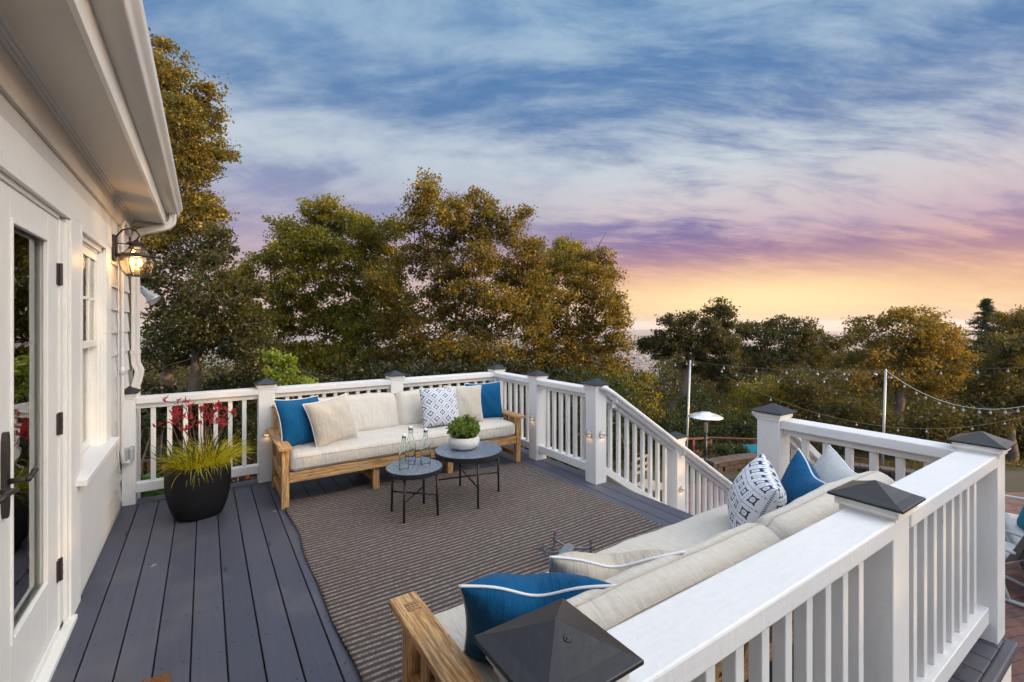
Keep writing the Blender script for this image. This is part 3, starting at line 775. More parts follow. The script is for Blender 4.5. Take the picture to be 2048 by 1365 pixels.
def lever(d, y, dirn_):
    mb = MB()
    # tall rounded plate
    zc, hh, hw = 1.01, .155, .022
    pts = []
    for k in range(24):
        a = 2*math.pi*k/24; pts.append((y+hw*max(-1, min(1, 1.25*math.cos(a))), zc+hh*max(-1, min(1, 1.12*math.sin(a)))))
    b0 = mb.addv([(-.607, p[0], p[1]) for p in pts]); b1 = mb.addv([(-.592, p[0], p[1]) for p in pts])
    for k in range(24): mb.face(b0+k, b0+(k+1) % 24, b1+(k+1) % 24, b1+k)
    mb.face(*[b1+k for k in range(24)])
    pl = part(mb.build('handle_plate', M['bronze'], bevel=.002), d)
    mb = MB(); zz_ = .985
    mb.tube([(-.594, y, zz_), (-.555, y, zz_), (-.540, y+.006*dirn_, zz_)], [.011, .009, .009], 10)
    mb.tube([(-.541, y-.006*dirn_, zz_), (-.540, y+.03*dirn_, zz_+.004), (-.541, y+.07*dirn_, zz_+.010), (-.546, y+.105*dirn_, zz_+.006), (-.552, y+.12*dirn_, zz_-.004)], [.010, .0085, .0095, .011, .006], 10)
    part(mb.build('handle', M['bronze'], smooth=True), d)
lever(dr, 2.40, 1); lever(dl, 2.262, -1)
mb = MB(); mb.cbox((-.588, 2.262, 1.085), (.012, .03, .05)); part(mb.build('deadbolt', M['bronze'], bevel=.004), dl)
for z in (1.80, 1.06, .335):
    mb = MB(); mb.tube([(-.598, 3.152, z-.055), (-.598, 3.152, z+.055)], .009, 10); mb.box(-.606, -.600, 3.118, 3.186, z-.052, z+.052)
    for dz in (-.018, .018): mb.tube([(-.598, 3.152, z+dz-.0015), (-.598, 3.152, z+dz+.0015)], .0105, 10)
    part(mb.build('hinge', M['hinge']), dr)
# window
wn = None
mb = MB()
Y0, Y1, Z0, Z1 = 3.508, 4.340, .705, 2.118
for (a0, a1, b0, b1, xo) in ((Y0, Y0+.035, Z0, Z1, .004), (Y1-.035, Y1, Z0, Z1, .004), (Y0, Y1, Z1-.035, Z1-.001, .0045)):
    mb.box(-.66, WX+xo+.006, a0, a1, b0, b1)
for (a0, a1, b0, b1) in ((Y0+.035, Y0+.065, Z0, Z1-.035), (Y1-.065, Y1-.035, Z0, Z1-.035), (Y0+.035, Y1-.035, Z1-.065, Z1-.0355)):
    mb.box(-.72, WX-.012, a0, a1, b0, b1)
for (a0, a1, b0, b1) in ((Y0+.065, Y0+.08, Z0, Z1-.065), (Y1-.08, Y1-.065, Z0, Z1-.065), (Y0+.065, Y1-.065, Z1-.08, Z1-.0655)):
    mb.box(-.72, WX-.030, a0, a1, b0, b1)
wn = hp(mb, 'window', M['white_old'], .002)
mb = MB(); mb.hexa([(-.72, 3.405, .672), (-.538, 3.405, .662), (-.538, 4.545, .662), (-.72, 4.545, .672), (-.72, 3.405, .716), (-.538, 3.405, .698), (-.538, 4.545, .698), (-.72, 4.545, .716)])
part(mb.build('sill', M['white'], bevel=.004), wn)
def sash(z0, z1, x0, x1, mun, name):
    mb = MB(); a, b_ = Y0+.08, Y1-.08
    mb.box(x0, x1, a, a+.05, z0, z1); mb.box(x0, x1, b_-.05, b_, z0, z1)
    mb.box(x0, x1, a+.05, b_-.05, z0, z0+.045); mb.box(x0, x1, a+.05, b_-.05, z1-.05, z1)
    if mun:
        for f in (1/3, 2/3):
            yy = a+.05+(b_-a-.10)*f; mb.box(x0+.008, x1-.004, yy-.009, yy+.009, z0+.045, z1-.05)
        zz_ = (z0+z1)/2; mb.box(x0+.009, x1-.005, a+.05, b_-.05, zz_-.009, zz_+.009)
    s_ = part(mb.build(name, M['white_old'], bevel=.002), wn)
sash(1.40, 2.035, -.650, -.622, True, 'upper_sash'); sash(.72, 1.44, -.690, -.660, False, 'lower_sash')
mb = MB(); mb.box(-.640, -.634, Y0+.13, Y1-.13, 1.445, 1.985); mb.box(-.679, -.673, Y0+.13, Y1-.13, .765, 1.39)
part(mb.build('pane', M['glass']), wn)
# rooms behind the glass
M['room'] = mat('dim_interior', (.22, .15, .08), .8); M['roomwood'] = mat('interior_wood', (.34, .16, .05), .45, bump=(20, .2))
M['curtain'] = mat('pale_curtain', (.42, .40, .36), .9)
mb = MB()
mb.box(-4.4, -4.3, -1.6, 5.57, 0, 2.5); mb.box(-4.3, -.75, -1.7, -1.6, 0, 2.5); mb.box(-4.3, -.75, -1.6, 5.57, -.05, 0.0); mb.box(-4.3, -.75, -1.6, 5.57, 2.5, 2.55)
hp(mb, 'interior', M['room'])
mb = MB(); mb.box(-2.4, -1.7, 3.3, 4.6, 0, .95); mb.box(-2.3, -1.9, 4.7, 5.2, 0, 1.7)
hp(mb, 'cabinet', M['roomwood'], .01)
mb = MB()
for yy0, yy1 in ((3.0, 3.25), (3.50, 3.66), (4.12, 4.32)):
    pts = [(-.80-.02*math.sin(k*1.3), yy0+(yy1-yy0)*k/14) for k in range(15)]
    for (xa, ya), (xb, yb) in zip(pts, pts[1:]): mb.hexa([(xa-.004, ya, .05), (xa, ya, .05), (xb, yb, .05), (xb-.004, yb, .05), (xa-.004, ya, 2.1), (xa, ya, 2.1), (xb, yb, 2.1), (xb-.004, yb, 2.1)])
hp(mb, 'curtain', M['curtain'])
# eave: soffit, crown moulding, fascia, roof, gutter
EY = 5.76; FX = -.318
mb = MB(); mb.hexa([(-.62, -1.6, 2.54), (FX-.02, -1.6, 2.515), (FX-.02, EY-.02, 2.515), (-.62, EY-.02, 2.54), (-.62, -1.6, 2.56), (FX-.02, -1.6, 2.535), (FX-.02, EY-.02, 2.535), (-.62, EY-.02, 2.56)])
hp(mb, 'soffit', M['cream'])
mb = MB()
for (dx, z0_, z1_) in ((.030, 2.506, 2.520), (.042, 2.5205, 2.530), (.058, 2.5305, 2.5405)): mb.box(-.62, WX+dx, -1.6, EY-.08, z0_, z1_)
hp(mb, 'crown_moulding', M['siding'], .002)
mb = MB(); mb.box(FX-.019, FX, -1.6, EY, 2.500, 2.72); mb.box(-.66, FX-.0195, EY-.019, EY, 2.500, 2.72)
hp(mb, 'fascia', M['white_old'], .002)
M['shingle'] = mat('dark_shingle', (.05, .048, .045), .9, bump=(20, .6))
rf = MB(); rf.hexa([(FX+.05, -1.6, 2.735), (FX+.05, EY+.03, 2.735), (-4.6, EY+.03, 4.5), (-4.6, -1.6, 4.5), (FX+.05, -1.6, 2.76), (FX+.05, EY+.03, 2.76), (-4.6, EY+.03, 4.53), (-4.6, -1.6, 4.53)])
rf.f = [f[::-1] for f in rf.f]
hp(rf, 'roof', M['shingle'])
mb = MB(); prof = [(.0015, 2.745), (.0015, 2.632), (.088, 2.632), (.095, 2.640), (.098, 2.662), (.108, 2.684), (.122, 2.700), (.128, 2.722), (.128, 2.742), (.120, 2.744)]
ys = [-1.6, 0, .8, 1.6, 2.2, 2.8, 3.5, 4.2, 5.0, EY+.05]
rings = []
for yv in ys:
    wz = .006*math.sin(yv*1.9+.6); rings.append(mb.addv([(FX+px_, yv, pz+wz) for px_, pz in prof]))
for a, b_ in zip(rings, rings[1:]):
    for i in range(len(prof)-1): mb.face(a+i, b_+i, b_+i+1, a+i+1)
mb.face(*[rings[-1]+i for i in range(len(prof))])
g = hp(mb, 'gutter', M['gutter'], smooth=True)
g.modifiers.new('s', 'SOLIDIFY').thickness = .0018
em = g.modifiers.new('e', 'EDGE_SPLIT'); em.split_angle = R(50)
def rect_pipe(mb, path, w_, d_, ribs=True):
    path = [Vector(p) for p in path]; rings = []
    for i, p in enumerate(path):
        t_ = (path[min(i+1, len(path)-1)]-path[max(i-1, 0)]).normalized()
        s_ = Vector((0, 1, 0)) if abs(t_.y) < .8 else Vector((1, 0, 0))
        u = s_.cross(t_).normalized(); v = t_.cross(u)
        pts = []
        for (a, b_) in ((-1, -1), (-.4, -1), (-.33, -.86), (.33, -.86), (.4, -1), (1, -1), (1, -.4), (.88, -.3), (.88, .3), (1, .4), (1, 1), (.4, 1), (.33, .86), (-.33, .86), (-.4, 1), (-1, 1), (-1, .4), (-.88, .3), (-.88, -.3), (-1, -.4)):
            pts.append(p+u*a*w_/2+v*b_*d_/2)
        rings.append(mb.addv(pts))
    n_ = 20
    for a, b_ in zip(rings, rings[1:]):
        for k in range(n_): mb.face(a+k, a+(k+1) % n_, b_+(k+1) % n_, b_+k)
    mb.face(*[rings[-1]+k for k in range(n_)])
mb = MB()
dn = [(-.262, 5.60, 2.64), (-.262, 5.60, 2.575), (-.27, 5.60, 2.535), (-.30, 5.60, 2.50), (-.34, 5.60, 2.482), (-.50, 5.60, 2.425), (-.53, 5.60, 2.40), (-.545, 5.60, 2.36), (-.545, 5.60, 1.30)]
rect_pipe(mb, dn, .058, .075)
ds = hp(mb, 'downspout', M['siding'])
mb = MB(); rect_pipe(mb, [(-.545, 5.60, 1.31), (-.545, 5.60, 1.22), (-.540, 5.60, 1.17), (-.520, 5.60, 1.12), (-.515, 5.60, 1.10), (-.53, 5.60, 1.02), (-.545, 5.60, .96), (-.545, 5.60, -1.0)], .064, .080)
mb.box(-.582, -.508, 5.555, 5.645, 1.27, 1.30)
hp(mb, 'downspout_elbow', M['siding'])
# electrical conduit and outlet box
mb = MB(); xc = WX+.028
mb.tube([(xc, 5.30, 2.34), (xc, 5.22, 2.40), (xc, 5.02, 2.41), (xc, 4.90, 2.36), (xc, 4.88, 2.28), (xc, 4.88, .50), (xc+.005, 4.89, .42), (xc+.03, 4.93, .40), (xc+.03, 5.0, .42)], .014, 10)
mb.tube([(xc, 4.88, 1.14), (xc, 4.88, 1.20)], .019, 10)
mb.tube([(WX+.01, 4.84, 2.2), (WX+.01, 4.845, 1.2), (WX+.01, 4.83, .5), (WX+.012, 4.86, .36), (WX+.02, 4.9, .33)], .005, 6)
hp(mb, 'conduit', M['siding'], smooth=True)
mb = MB(); mb.box(WX+.006, WX+.062, 4.965, 5.06, .40, .50)
ob = hp(mb, 'outlet_box', M['greyplastic'], .004)
mb = MB(); mb.box(WX+.0625, WX+.090, 4.955, 5.07, .395, .512); part(mb.build('cover', M['greyplastic'], bevel=.008), ob)

# carriage lantern on the wall
LX, LY = -.445, 4.62
def lantern_z(mb):
    mb.v = [(x, y, 1.923+(z-1.846)*.872) for x, y, z in mb.v]; return mb
ln = thing('wall_lantern', 'lit bronze carriage lantern with curved glass on the house wall by the window', 'lantern', (WX, LY, 2.05))
mb = MB(); mb.box(WX+.004, WX+.022, LY-.04, LY+.04, 1.97, 2.20); mb.box(WX+.0225, WX+.03, LY-.028, LY+.028, 1.99, 2.18)
part(lantern_z(mb).build('back_plate', M['bronze'], bevel=.004), ln)
mb = MB()
mb.tube([(WX+.02, LY, 2.155), (WX+.03, LY, 2.20), (WX+.06, LY, 2.25), (WX+.105, LY, 2.268), (WX+.145, LY, 2.25), (WX+.165, LY, 2.21), (LX, LY, 2.165)], .007, 8)
mb.tube([(WX+.02, LY, 2.128), (LX, LY, 2.128)], .005, 8)
part(lantern_z(mb).build('arm', M['bronze'], smooth=True), ln)
mb = MB()
mb.lathe([(.0001, 2.175), (.012, 2.170), (.020, 2.158), (.048, 2.150), (.062, 2.140), (.062, 2.134), (.040, 2.131), (.040, 2.118), (.046, 2.114), (.046, 2.108), (.0001, 2.106)], (LX, LY, 0), 24)
mb.lathe([(.096, 2.042), (.118, 2.034), (.122, 2.022), (.112, 2.010), (.096, 2.008), (.096, 2.042)], (LX, LY, 0), 28)
mb.lathe([(.060, 1.846), (.066, 1.846), (.066, 1.856), (.060, 1.856), (.060, 1.846)], (LX, LY, 0), 24)
mb.lathe([(.0001, 1.845), (.058, 1.846), (.058, 1.85), (.0001, 1.85)], (LX, LY, 0), 24)
part(lantern_z(mb).build('lantern_cap', M['bronze'], smooth=False), ln)
mb = MB()
lower = [(.105, 2.008), (.108, 1.975), (.103, 1.935), (.090, 1.892), (.067, 1.856)]
upper = [(.046, 2.108), (.052, 2.085), (.070, 2.060), (.094, 2.042)]
for k in range(6):
    a = R(60*k+12)
    for pr in (lower, upper): mb.tube([(LX+r_*math.cos(a), LY+r_*math.sin(a), z_) for r_, z_ in pr], .0032, 6)
part(lantern_z(mb).build('cage', M['bronze'], smooth=True), ln)
mb = MB(); mb.lathe([(r_-.004, z_) for r_, z_ in lower], (LX, LY, 0), 6, M=Matrix.Rotation(R(12), 3, 'Z')); mb.lathe([(r_-.003, z_) for r_, z_ in upper], (LX, LY, 0), 6, M=Matrix.Rotation(R(12), 3, 'Z'))
part(lantern_z(mb).build('lamp_glass', M['lampglass']), ln)
mb = MB()
mb.tube([(LX, LY, 1.85), (LX, LY, 1.935)], .016, 12); mb.tube([(LX-.03, LY, 1.86), (LX-.03, LY, 1.92)], .010, 10)
part(lantern_z(mb).build('candle_sleeve', M['linen'], smooth=True), ln)
for dx, dy in ((.018, .022), (-.026, -.016)):
    mb = MB(); mb.lathe([(.0001, 1.935), (.012, 1.94), (.020, 1.965), (.018, 1.985), (.008, 2.005), (.0001, 2.012)], (LX+dx, LY+dy, 0), 12)
    part(lantern_z(mb).build('bulb', M['bulb'], smooth=True), ln)
l = bpy.data.lights.new('lantern_light', 'POINT'); l.energy = 6.5; l.color = (1, .62, .28); l.shadow_soft_size = .03
lo = bpy.data.objects.new('lantern_light', l); COL.objects.link(lo); lo.location = (LX, LY, 2.03); part(lo, ln)
# floodlight
fl = thing('floodlight', 'unlit cone-shaped floodlight on the house corner beside the downspout', 'floodlight', (-.56, 5.74, 1.83))
mb = MB(); c0 = Vector((-.475, 5.80, 1.845)); ax = Vector((.60, -.25, -.62)).normalized(); Mx = ax.to_track_quat('Z', 'Y').to_matrix()
mb.lathe([(.0001, -.085), (.030, -.085), (.031, -.02), (.036, -.01), (.036, .02), (.052, .05), (.062, .085), (.064, .095), (.060, .097)], c0, 20, M=Mx)
part(mb.build('housing', M['galv'], smooth=True), fl)
M['lens'] = mat('floodlight_lens', (.55, .56, .55), .12, coat=.5)
mb = MB(); mb.lathe([(.0001, .088), (.03, .092), (.058, .090)], c0, 20, M=Mx); part(mb.build('lens', M['lens'], smooth=True), fl)
mb = MB(); mb.tube([(-.60, 5.75, 1.93), (-.54, 5.77, 1.93), c0-ax*.08], .016, 10); mb.cbox((-.605, 5.735, 1.93), (.08, .03, .09))
part(mb.build('bracket', M['greyplastic']), fl)
def lpart(o, parent): o.parent = parent; return o
# ================================================================ soft shapes
def cushion(w_, d_, h_, r=.05, crown=.02, seed=0, nx=26, ny=14, nz=6, wr=.004, sag=0.0):
    """rounded box cushion centred on its base; returns (bm-like MB, seam loops)"""
    mb = MB(); rs = np.random.default_rng(seed)
    ph = rs.uniform(0, 6.28, 12)
    def disp(x, y, z):
        return (math.sin(x*9+ph[0]+2*math.sin(y*7+ph[1]))*.45 + math.sin(y*13+x*5+ph[2])*.3 + math.sin(x*23+z*17+ph[3])*.22+math.sin(x*41+y*11+ph[4])*.12)
    key = {}
    H = (w_/2, d_/2, h_/2)
    def P(u, v, t):
        q = Vector((u*H[0], v*H[1], t*H[2]))
        c = Vector((max(-H[0]+r, min(H[0]-r, q.x)), max(-H[1]+r, min(H[1]-r, q.y)), max(-H[2]+min(r, H[2]*.98), min(H[2]-min(r, H[2]*.98), q.z))))
        dv = q-c
        if dv.length > 1e-9: q = c+dv.normalized()*r
        b = (1-u*u)*(1-v*v)
        if t > 0: q.z += crown*b**.6*t
        if t < 0: q.z += crown*.3*b**.6*t
        q.x += (1 if u > 0 else -1)*crown*.5*(abs(u)**6)*(1-v*v)*(1-t*t)
        q.y += (1 if v > 0 else -1)*crown*.5*(abs(v)**6)*(1-u*u)*(1-t*t)
        n_ = Vector((u*abs(u)**5, v*abs(v)**5, t*abs(t)**5)); 
        if n_.length > 1e-6: q += n_.normalized()*disp(q.x, q.y, q.z)*wr
        q.z += h_/2
        return q
    def sp(n_):   # denser near the ends
        return [math.sin(math.pi/2*(-1+2*i/n_)) *.35+(-1+2*i/n_)*.65 for i in range(n_+1)]
    ux, vy, tz = sp(nx), sp(ny), sp(nz)
    def vid(i, j, k):
        if (i, j, k) not in key: key[i, j, k] = mb.addv([P(ux[i], vy[j], tz[k])])
        return key[i, j, k]
    for i in range(nx):
        for j in range(ny):
            mb.face(vid(i, j, nz), vid(i+1, j, nz), vid(i+1, j+1, nz), vid(i, j+1, nz)); mb.face(vid(i, j, 0), vid(i, j+1, 0), vid(i+1, j+1, 0), vid(i+1, j, 0))
        for k in range(nz):
            mb.face(vid(i, 0, k), vid(i+1, 0, k), vid(i+1, 0, k+1), vid(i, 0, k+1)); mb.face(vid(i, ny, k), vid(i, ny, k+1), vid(i+1, ny, k+1), vid(i+1, ny, k))
    for j in range(ny):
        for k in range(nz):
            mb.face(vid(0, j, k), vid(0, j, k+1), vid(0, j+1, k+1), vid(0, j+1, k)); mb.face(vid(nx, j, k), vid(nx, j+1, k), vid(nx, j+1, k+1), vid(nx, j, k+1))
    # seam lines where top and side panels meet
    loops = []
    for t in (.58, -.58):
        L = []
        for i in range(nx): L.append(P(ux[i], -1, t)+Vector((0, -.0008, 0)))
        for j in range(ny): L.append(P(1, vy[j], t)+Vector((.0008, 0, 0)))
        for i in range(nx): L.append(P(ux[nx-i], 1, t)+Vector((0, .0008, 0)))
        for j in range(ny): L.append(P(-1, vy[ny-j], t)+Vector((-.0008, 0, 0)))
        loops.append(L)
    return mb, loops
def make_cushion(name, parent, Mx, mt, *a, **k):
    mb, loops = cushion(*a, **k)
    mb.v = [tuple(Mx @ Vector(p)) for p in mb.v]
    o = lpart(mb.build(name, mt, smooth=True), parent)
    sm = MB()
    for L in loops: sm.loop([Mx @ p for p in L], .0030, 5)
    lpart(sm.build('seam', M['linen_pillow'], smooth=True), o)
    return o
def pillow(label, loc, yaw, lean, roll, mt, size=.46, thick=.098, chop=0.0, pipe=True, seed=0, group='throw pillows on the sofas', squash=1.0):
    t_ = thing('throw_pillow', label, 'pillow', loc, 0, group)
    t_.rotation_euler = (Matrix.Rotation(R(yaw), 3, 'Z') @ Matrix.Rotation(R(lean), 3, 'X') @ Matrix.Rotation(R(roll), 3, 'Y')).to_euler()
    N = 30; rs = np.random.default_rng(seed+50); ph = rs.uniform(0, 6.28, 10); mb = MB(); mb.uv = []
    def pos(u, v, side):
        k = .075
        x = u*size/2*(1-k*(1-v*v))*squash; z = v*size/2*(1-k*(1-u*u))
        e = max(0, (1-abs(u)**2.6))*max(0, (1-abs(v)**2.6))
        th = thick*e**.55
        edge = (1-e)
        fold = .006*math.sin(9*math.atan2(v, u)+ph[0]+3*math.sin(3*u+ph[1]))*e*(edge) + .004*math.sin(u*8+v*5+ph[2])*e
        y = side*(th+fold)
        # karate-chop dent in the top edge
        c = chop*math.exp(-(u/.42)**2)*max(0, (v+.4)/1.4)**2
        z -= c*size*.55
        y += side*c*.03*size*(1-e)*0
        # slight bend of the whole pillow
        y += .012*math.sin(1.7*u+ph[3])*(1-v*.3)+.010*math.sin(2.3*v+ph[4])
        return Vector((x, y, z))
    idx = {}
    for s_ in (-1, 1):
        for i in range(N+1):
            for j in range(N+1):
                edge = i in (0, N) or j in (0, N)
                if s_ == 1 and edge: idx[s_, i, j] = idx[-1, i, j]; continue
                u = math.sin(math.pi/2*(-1+2*i/N))*.5+(-1+2*i/N)*.5; v = math.sin(math.pi/2*(-1+2*j/N))*.5+(-1+2*j/N)*.5
                idx[s_, i, j] = mb.addv([pos(u, v, s_)]); mb.uv.append(((u+1)/2, (v+1)/2))
    for i in range(N):
        for j in range(N):
            a, b, c, d = [(i, j), (i+1, j), (i+1, j+1), (i, j+1)]
            mb.face(idx[-1, *a], idx[-1, *b], idx[-1, *c], idx[-1, *d]); mb.face(idx[1, *a], idx[1, *d], idx[1, *c], idx[1, *b])
    lpart(mb.build('pillow_cover', mt, smooth=True), t_)
    if pipe:
        L = []
        ring = [(i, 0) for i in range(N)]+[(N, j) for j in range(N)]+[(N-i, N) for i in range(N)]+[(0, N-j) for j in range(N)]
        for i, j in ring: L.append(Vector(mb.v[idx[-1, i, j]]))
        m2 = MB(); m2.loop(L, .0045, 6); lpart(m2.build('piping', M['piping'], smooth=True), t_)
    return t_

# ================================================================ sofas (front faces local -Y, x from 0 to 2.42)
SW, SD = 2.42, .92
def sofa(label, loc, rz, mirror=False, tagp=False):
    t_ = thing('outdoor_sofa', label, 'sofa', loc, rz, 'teak sofas with cream cushions')
    def bx(name, m_, *q, **k):
        mb = MB(); mb.box(*q); return lpart(mb.build(name, m_, bevel=k.get('bevel', .005)), t_)
    for sx in (0, 1):
        x0 = .0 if sx == 0 else SW-.06
        bx('leg', M['teakz'], x0, x0+.058, 0, .06, 0, .498); bx('leg', M['teakz'], x0, x0+.058, SD-.29, SD-.23, 0, .498)
        xa = -.03 if sx == 0 else SW-.075
        arm = bx('armrest', M['teaky'], xa, xa+.105, -.055, SD-.03, .499, .528, bevel=.006)
        if tagp and sx == (1 if mirror else 0):
            mb = MB(); mb.box(xa+.018, xa+.070, .015, .062, .5285, .5325)
            tg = lpart(mb.build('plaque', M['teakx'], bevel=.0015), arm)
            mb = MB()
            for yy in (.026, .044):
                for k in range(3):
                    xx = xa+.026+.014*k; mb.beam((xx, yy, .533), (xx+.006, yy+.010, .533), .0016, .0012); mb.beam((xx+.006, yy+.010, .533), (xx+.011, yy, .533), .0016, .0012)
            lpart(mb.build('lettering', M['bark']), tg)
        # side frame: bottom runner, slats under the arm
        bx('side_rail', M['teaky'], x0+.006, x0+.052, .061, SD-.291, .06, .11)
        bx('side_rail', M['teaky'], x0+.006, x0+.052, .061, SD-.291, .215, .30)
        for k in range(4):
            yy = .13+k*.12; bx('arm_slat', M['teakz'], x0+.018, x0+.040, yy, yy+.05, .301, .498, bevel=.003)
    bx('front_rail', M['teakx'], .059, SW-.061, .004, .040, .212, .300)
    bx('back_rail', M['teakx'], .059, SW-.061, SD-.275, SD-.24, .212, .300)
    for xx in (.775, 1.54):
        bx('leg', M['teakz'], xx, xx+.06, .0415, .0995, 0, .299); bx('leg', M['teakz'], xx, xx+.06, SD-.335, SD-.276, 0, .299)
        bx('runner', M['teaky'], xx+.008, xx+.052, .100, SD-.336, .06, .11)
    mb = MB()
    for k in range(9): mb.box(.06, SW-.062, .06+k*.065, .10+k*.065, .285, .300)
    lpart(mb.build('seat_slats', M['teakx'], bevel=.002), t_)
    # reclined back frame of upright slats
    def back_pt(s, x): return Vector((x, SD-.235+.135*s, .30+.44*s))
    mb = MB(); mb.beam(back_pt(1, .02), back_pt(1, SW-.02), .075, .026, up=(0, .28, .96)); lpart(mb.build('top_rail', M['teakx'], bevel=.004), t_)
    mb = MB()
    for k in range(24):
        xx = .05+k*(SW-.10)/23; a, b = back_pt(.0, xx), back_pt(.93, xx); mb.beam(a, b, .048, .014, up=(0, 1, -.3))
    lpart(mb.build('back_slats', M['teakz'], bevel=.002), t_)
    # cushions
    W2 = SW-.135
    make_cushion('seat_cushion', t_, Matrix.Translation((SW/2, .335, .302)), M['linen'], W2, .70, .150, r=.045, crown=.012, seed=3+int(mirror), nx=80, ny=26, wr=.006)
    for k in range(2):
        cx_ = .07+W2*(.25+.5*k)
        Mx = Matrix.Translation((cx_, .540, .412)) @ Matrix.Rotation(R(90-27), 4, 'X') @ Matrix.Translation((0, .205, -.085))
        make_cushion('back_cushion', t_, Mx, M['linen'], W2/2-.006, .425, .155, r=.066, crown=.034, seed=11+k+5*int(mirror), nx=54, ny=26, wr=.007)
    return t_
sofa('long teak sofa with cream cushions against the far railing facing the camera', (.530, 4.25, 0), 0)
sofa('long teak sofa in the foreground seen from behind with its back to the near railing', (3.02, 1.635, 0), math.pi, True, True)

# pillows: far sofa
pillow('blue pillow with white piping in the left corner of the far sofa', (.735, 4.60, .655), 26, -20, 3, M['bluecloth'], .45, seed=1)
pillow('beige pillow leaning on the blue one at the left of the far sofa', (.985, 4.50, .650), 12, -24, -8, M['linen_pillow'], .43, seed=2)
pillow('white pillow printed with navy diamonds near the middle of the far sofa', (2.115, 4.575, .650), -4, -24, 2, M['pat_diamond'], .44, pipe=False, seed=3)
pillow('beige pillow between the diamond print pillow and the blue one on the far sofa', (2.42, 4.62, .645), -16, -22, 2, M['linen_pillow'], .43, seed=4)
pillow('blue pillow with white piping in the right corner of the far sofa', (2.715, 4.66, .650), -20, -20, -2, M['bluecloth'], .43, seed=5)
# pillows: near sofa
pillow('blue pillow with sagging white piping beside the left arm of the near sofa', (.862, 1.168, .620), 148, -36, -1, M['bluecloth'], .455, chop=.26, seed=6, thick=.095)
pillow('beige pillow with white piping behind the blue one on the near sofa', (1.180, 1.172, .615), 153, -36, 0, M['linen_pillow'], .45, chop=.20, seed=7, thick=.09)
pillow('pillow printed with navy tiles standing on the near sofa', (2.40, 1.31, .615), 180+38, -16, 10, M['pat_square'], .41, chop=.05, pipe=False, seed=8, thick=.115)
pillow('blue pillow on the near sofa between the tile print pillow and the grey one', (2.63, 1.19, .60), 180+52, -16, 14, M['bluecloth'], .43, chop=.12, seed=9, thick=.10)
pillow('pale grey pillow at the far right end of the near sofa', (2.86, 1.11, .605), 180+58, -18, 12, M['greycloth'], .43, chop=.12, seed=10, thick=.10)

# ================================================================ rug, doormat
mb = MB(); NX, NY = 90, 120; idx = {}
YF, YN_ = 4.44, 1.15
for j in range(NY+1):
    v = j/NY; y = YN_+(YF-YN_)*v
    xl = .560+.013*math.exp(-((y-3.64)/.20)**2)-.010*math.exp(-((y-2.9)/.4)**2)+.006*math.sin(y*7)
    for i in range(NX+1):
        u = i/NX; x = xl+(2.915-xl)*u
        yy = y + (v**6)*(.018*math.sin(x*5.5)+.012*math.sin(x*11+1))-(v**4)*.235*smoothstep(1.6, 2.9, x)*1.0
        z = .0085+.0025*math.sin(y*9+x*3)+.002*math.sin(x*7-y*4)+.004*max(0, math.sin(y*3.1+1.0))*math.exp(-((u)/.06)**2)
        idx[i, j] = mb.addv([(x, yy, max(.005, z))])
for i in range(NX):
    for j in range(NY): mb.face(idx[i, j], idx[i+1, j], idx[i+1, j+1], idx[i, j+1])
o = mb.build('area_rug', M['rug'], smooth=True); o.modifiers.new('s', 'SOLIDIFY').thickness = .005; o.modifiers['s'].offset = -1 if False else 1
tag(o, 'large dark woven rug with fine pale stripes lying on the grey deck', 'rug')
M['coir'] = mat('coir', (.30, .14, .05), .95, bump=(200, 1), var=(60, .6, (.16, .08, .03)))
def fibres(area_pts, n_, length, rad, mt_idx=0):
    pass
mb = MB(); ca = R(-2); c0 = Vector((-.125, 2.535, 0)); ux = Vector((math.cos(ca), math.sin(ca), 0)); uy = Vector((-math.sin(ca), math.cos(ca), 0))
cor = c0; P4 = [cor, cor-uy*.45, cor-uy*.45-ux*.36, cor-ux*.36]
q = [(p.x, p.y, .002) for p in P4][::-1]+[(p.x, p.y, .016) for p in P4][::-1]
mb.hexa(q)
for k in range(5200):
    a, b = RNG.uniform(0, .36), RNG.uniform(0, .45)
    p = cor-ux*a-uy*b+Vector((0, 0, .015)); d = Vector((RNG.normal()*.004, RNG.normal()*.004, .010))
    s_ = Vector((RNG.normal(), RNG.normal(), 0)).normalized()*.0012
    i0 = mb.addv([p-s_, p+s_, p+d]); mb.face(i0, i0+1, i0+2)
o = mb.build('doormat', M['coir']); tag(o, 'corner of a brown coir doormat at the bottom edge near the door', 'doormat')

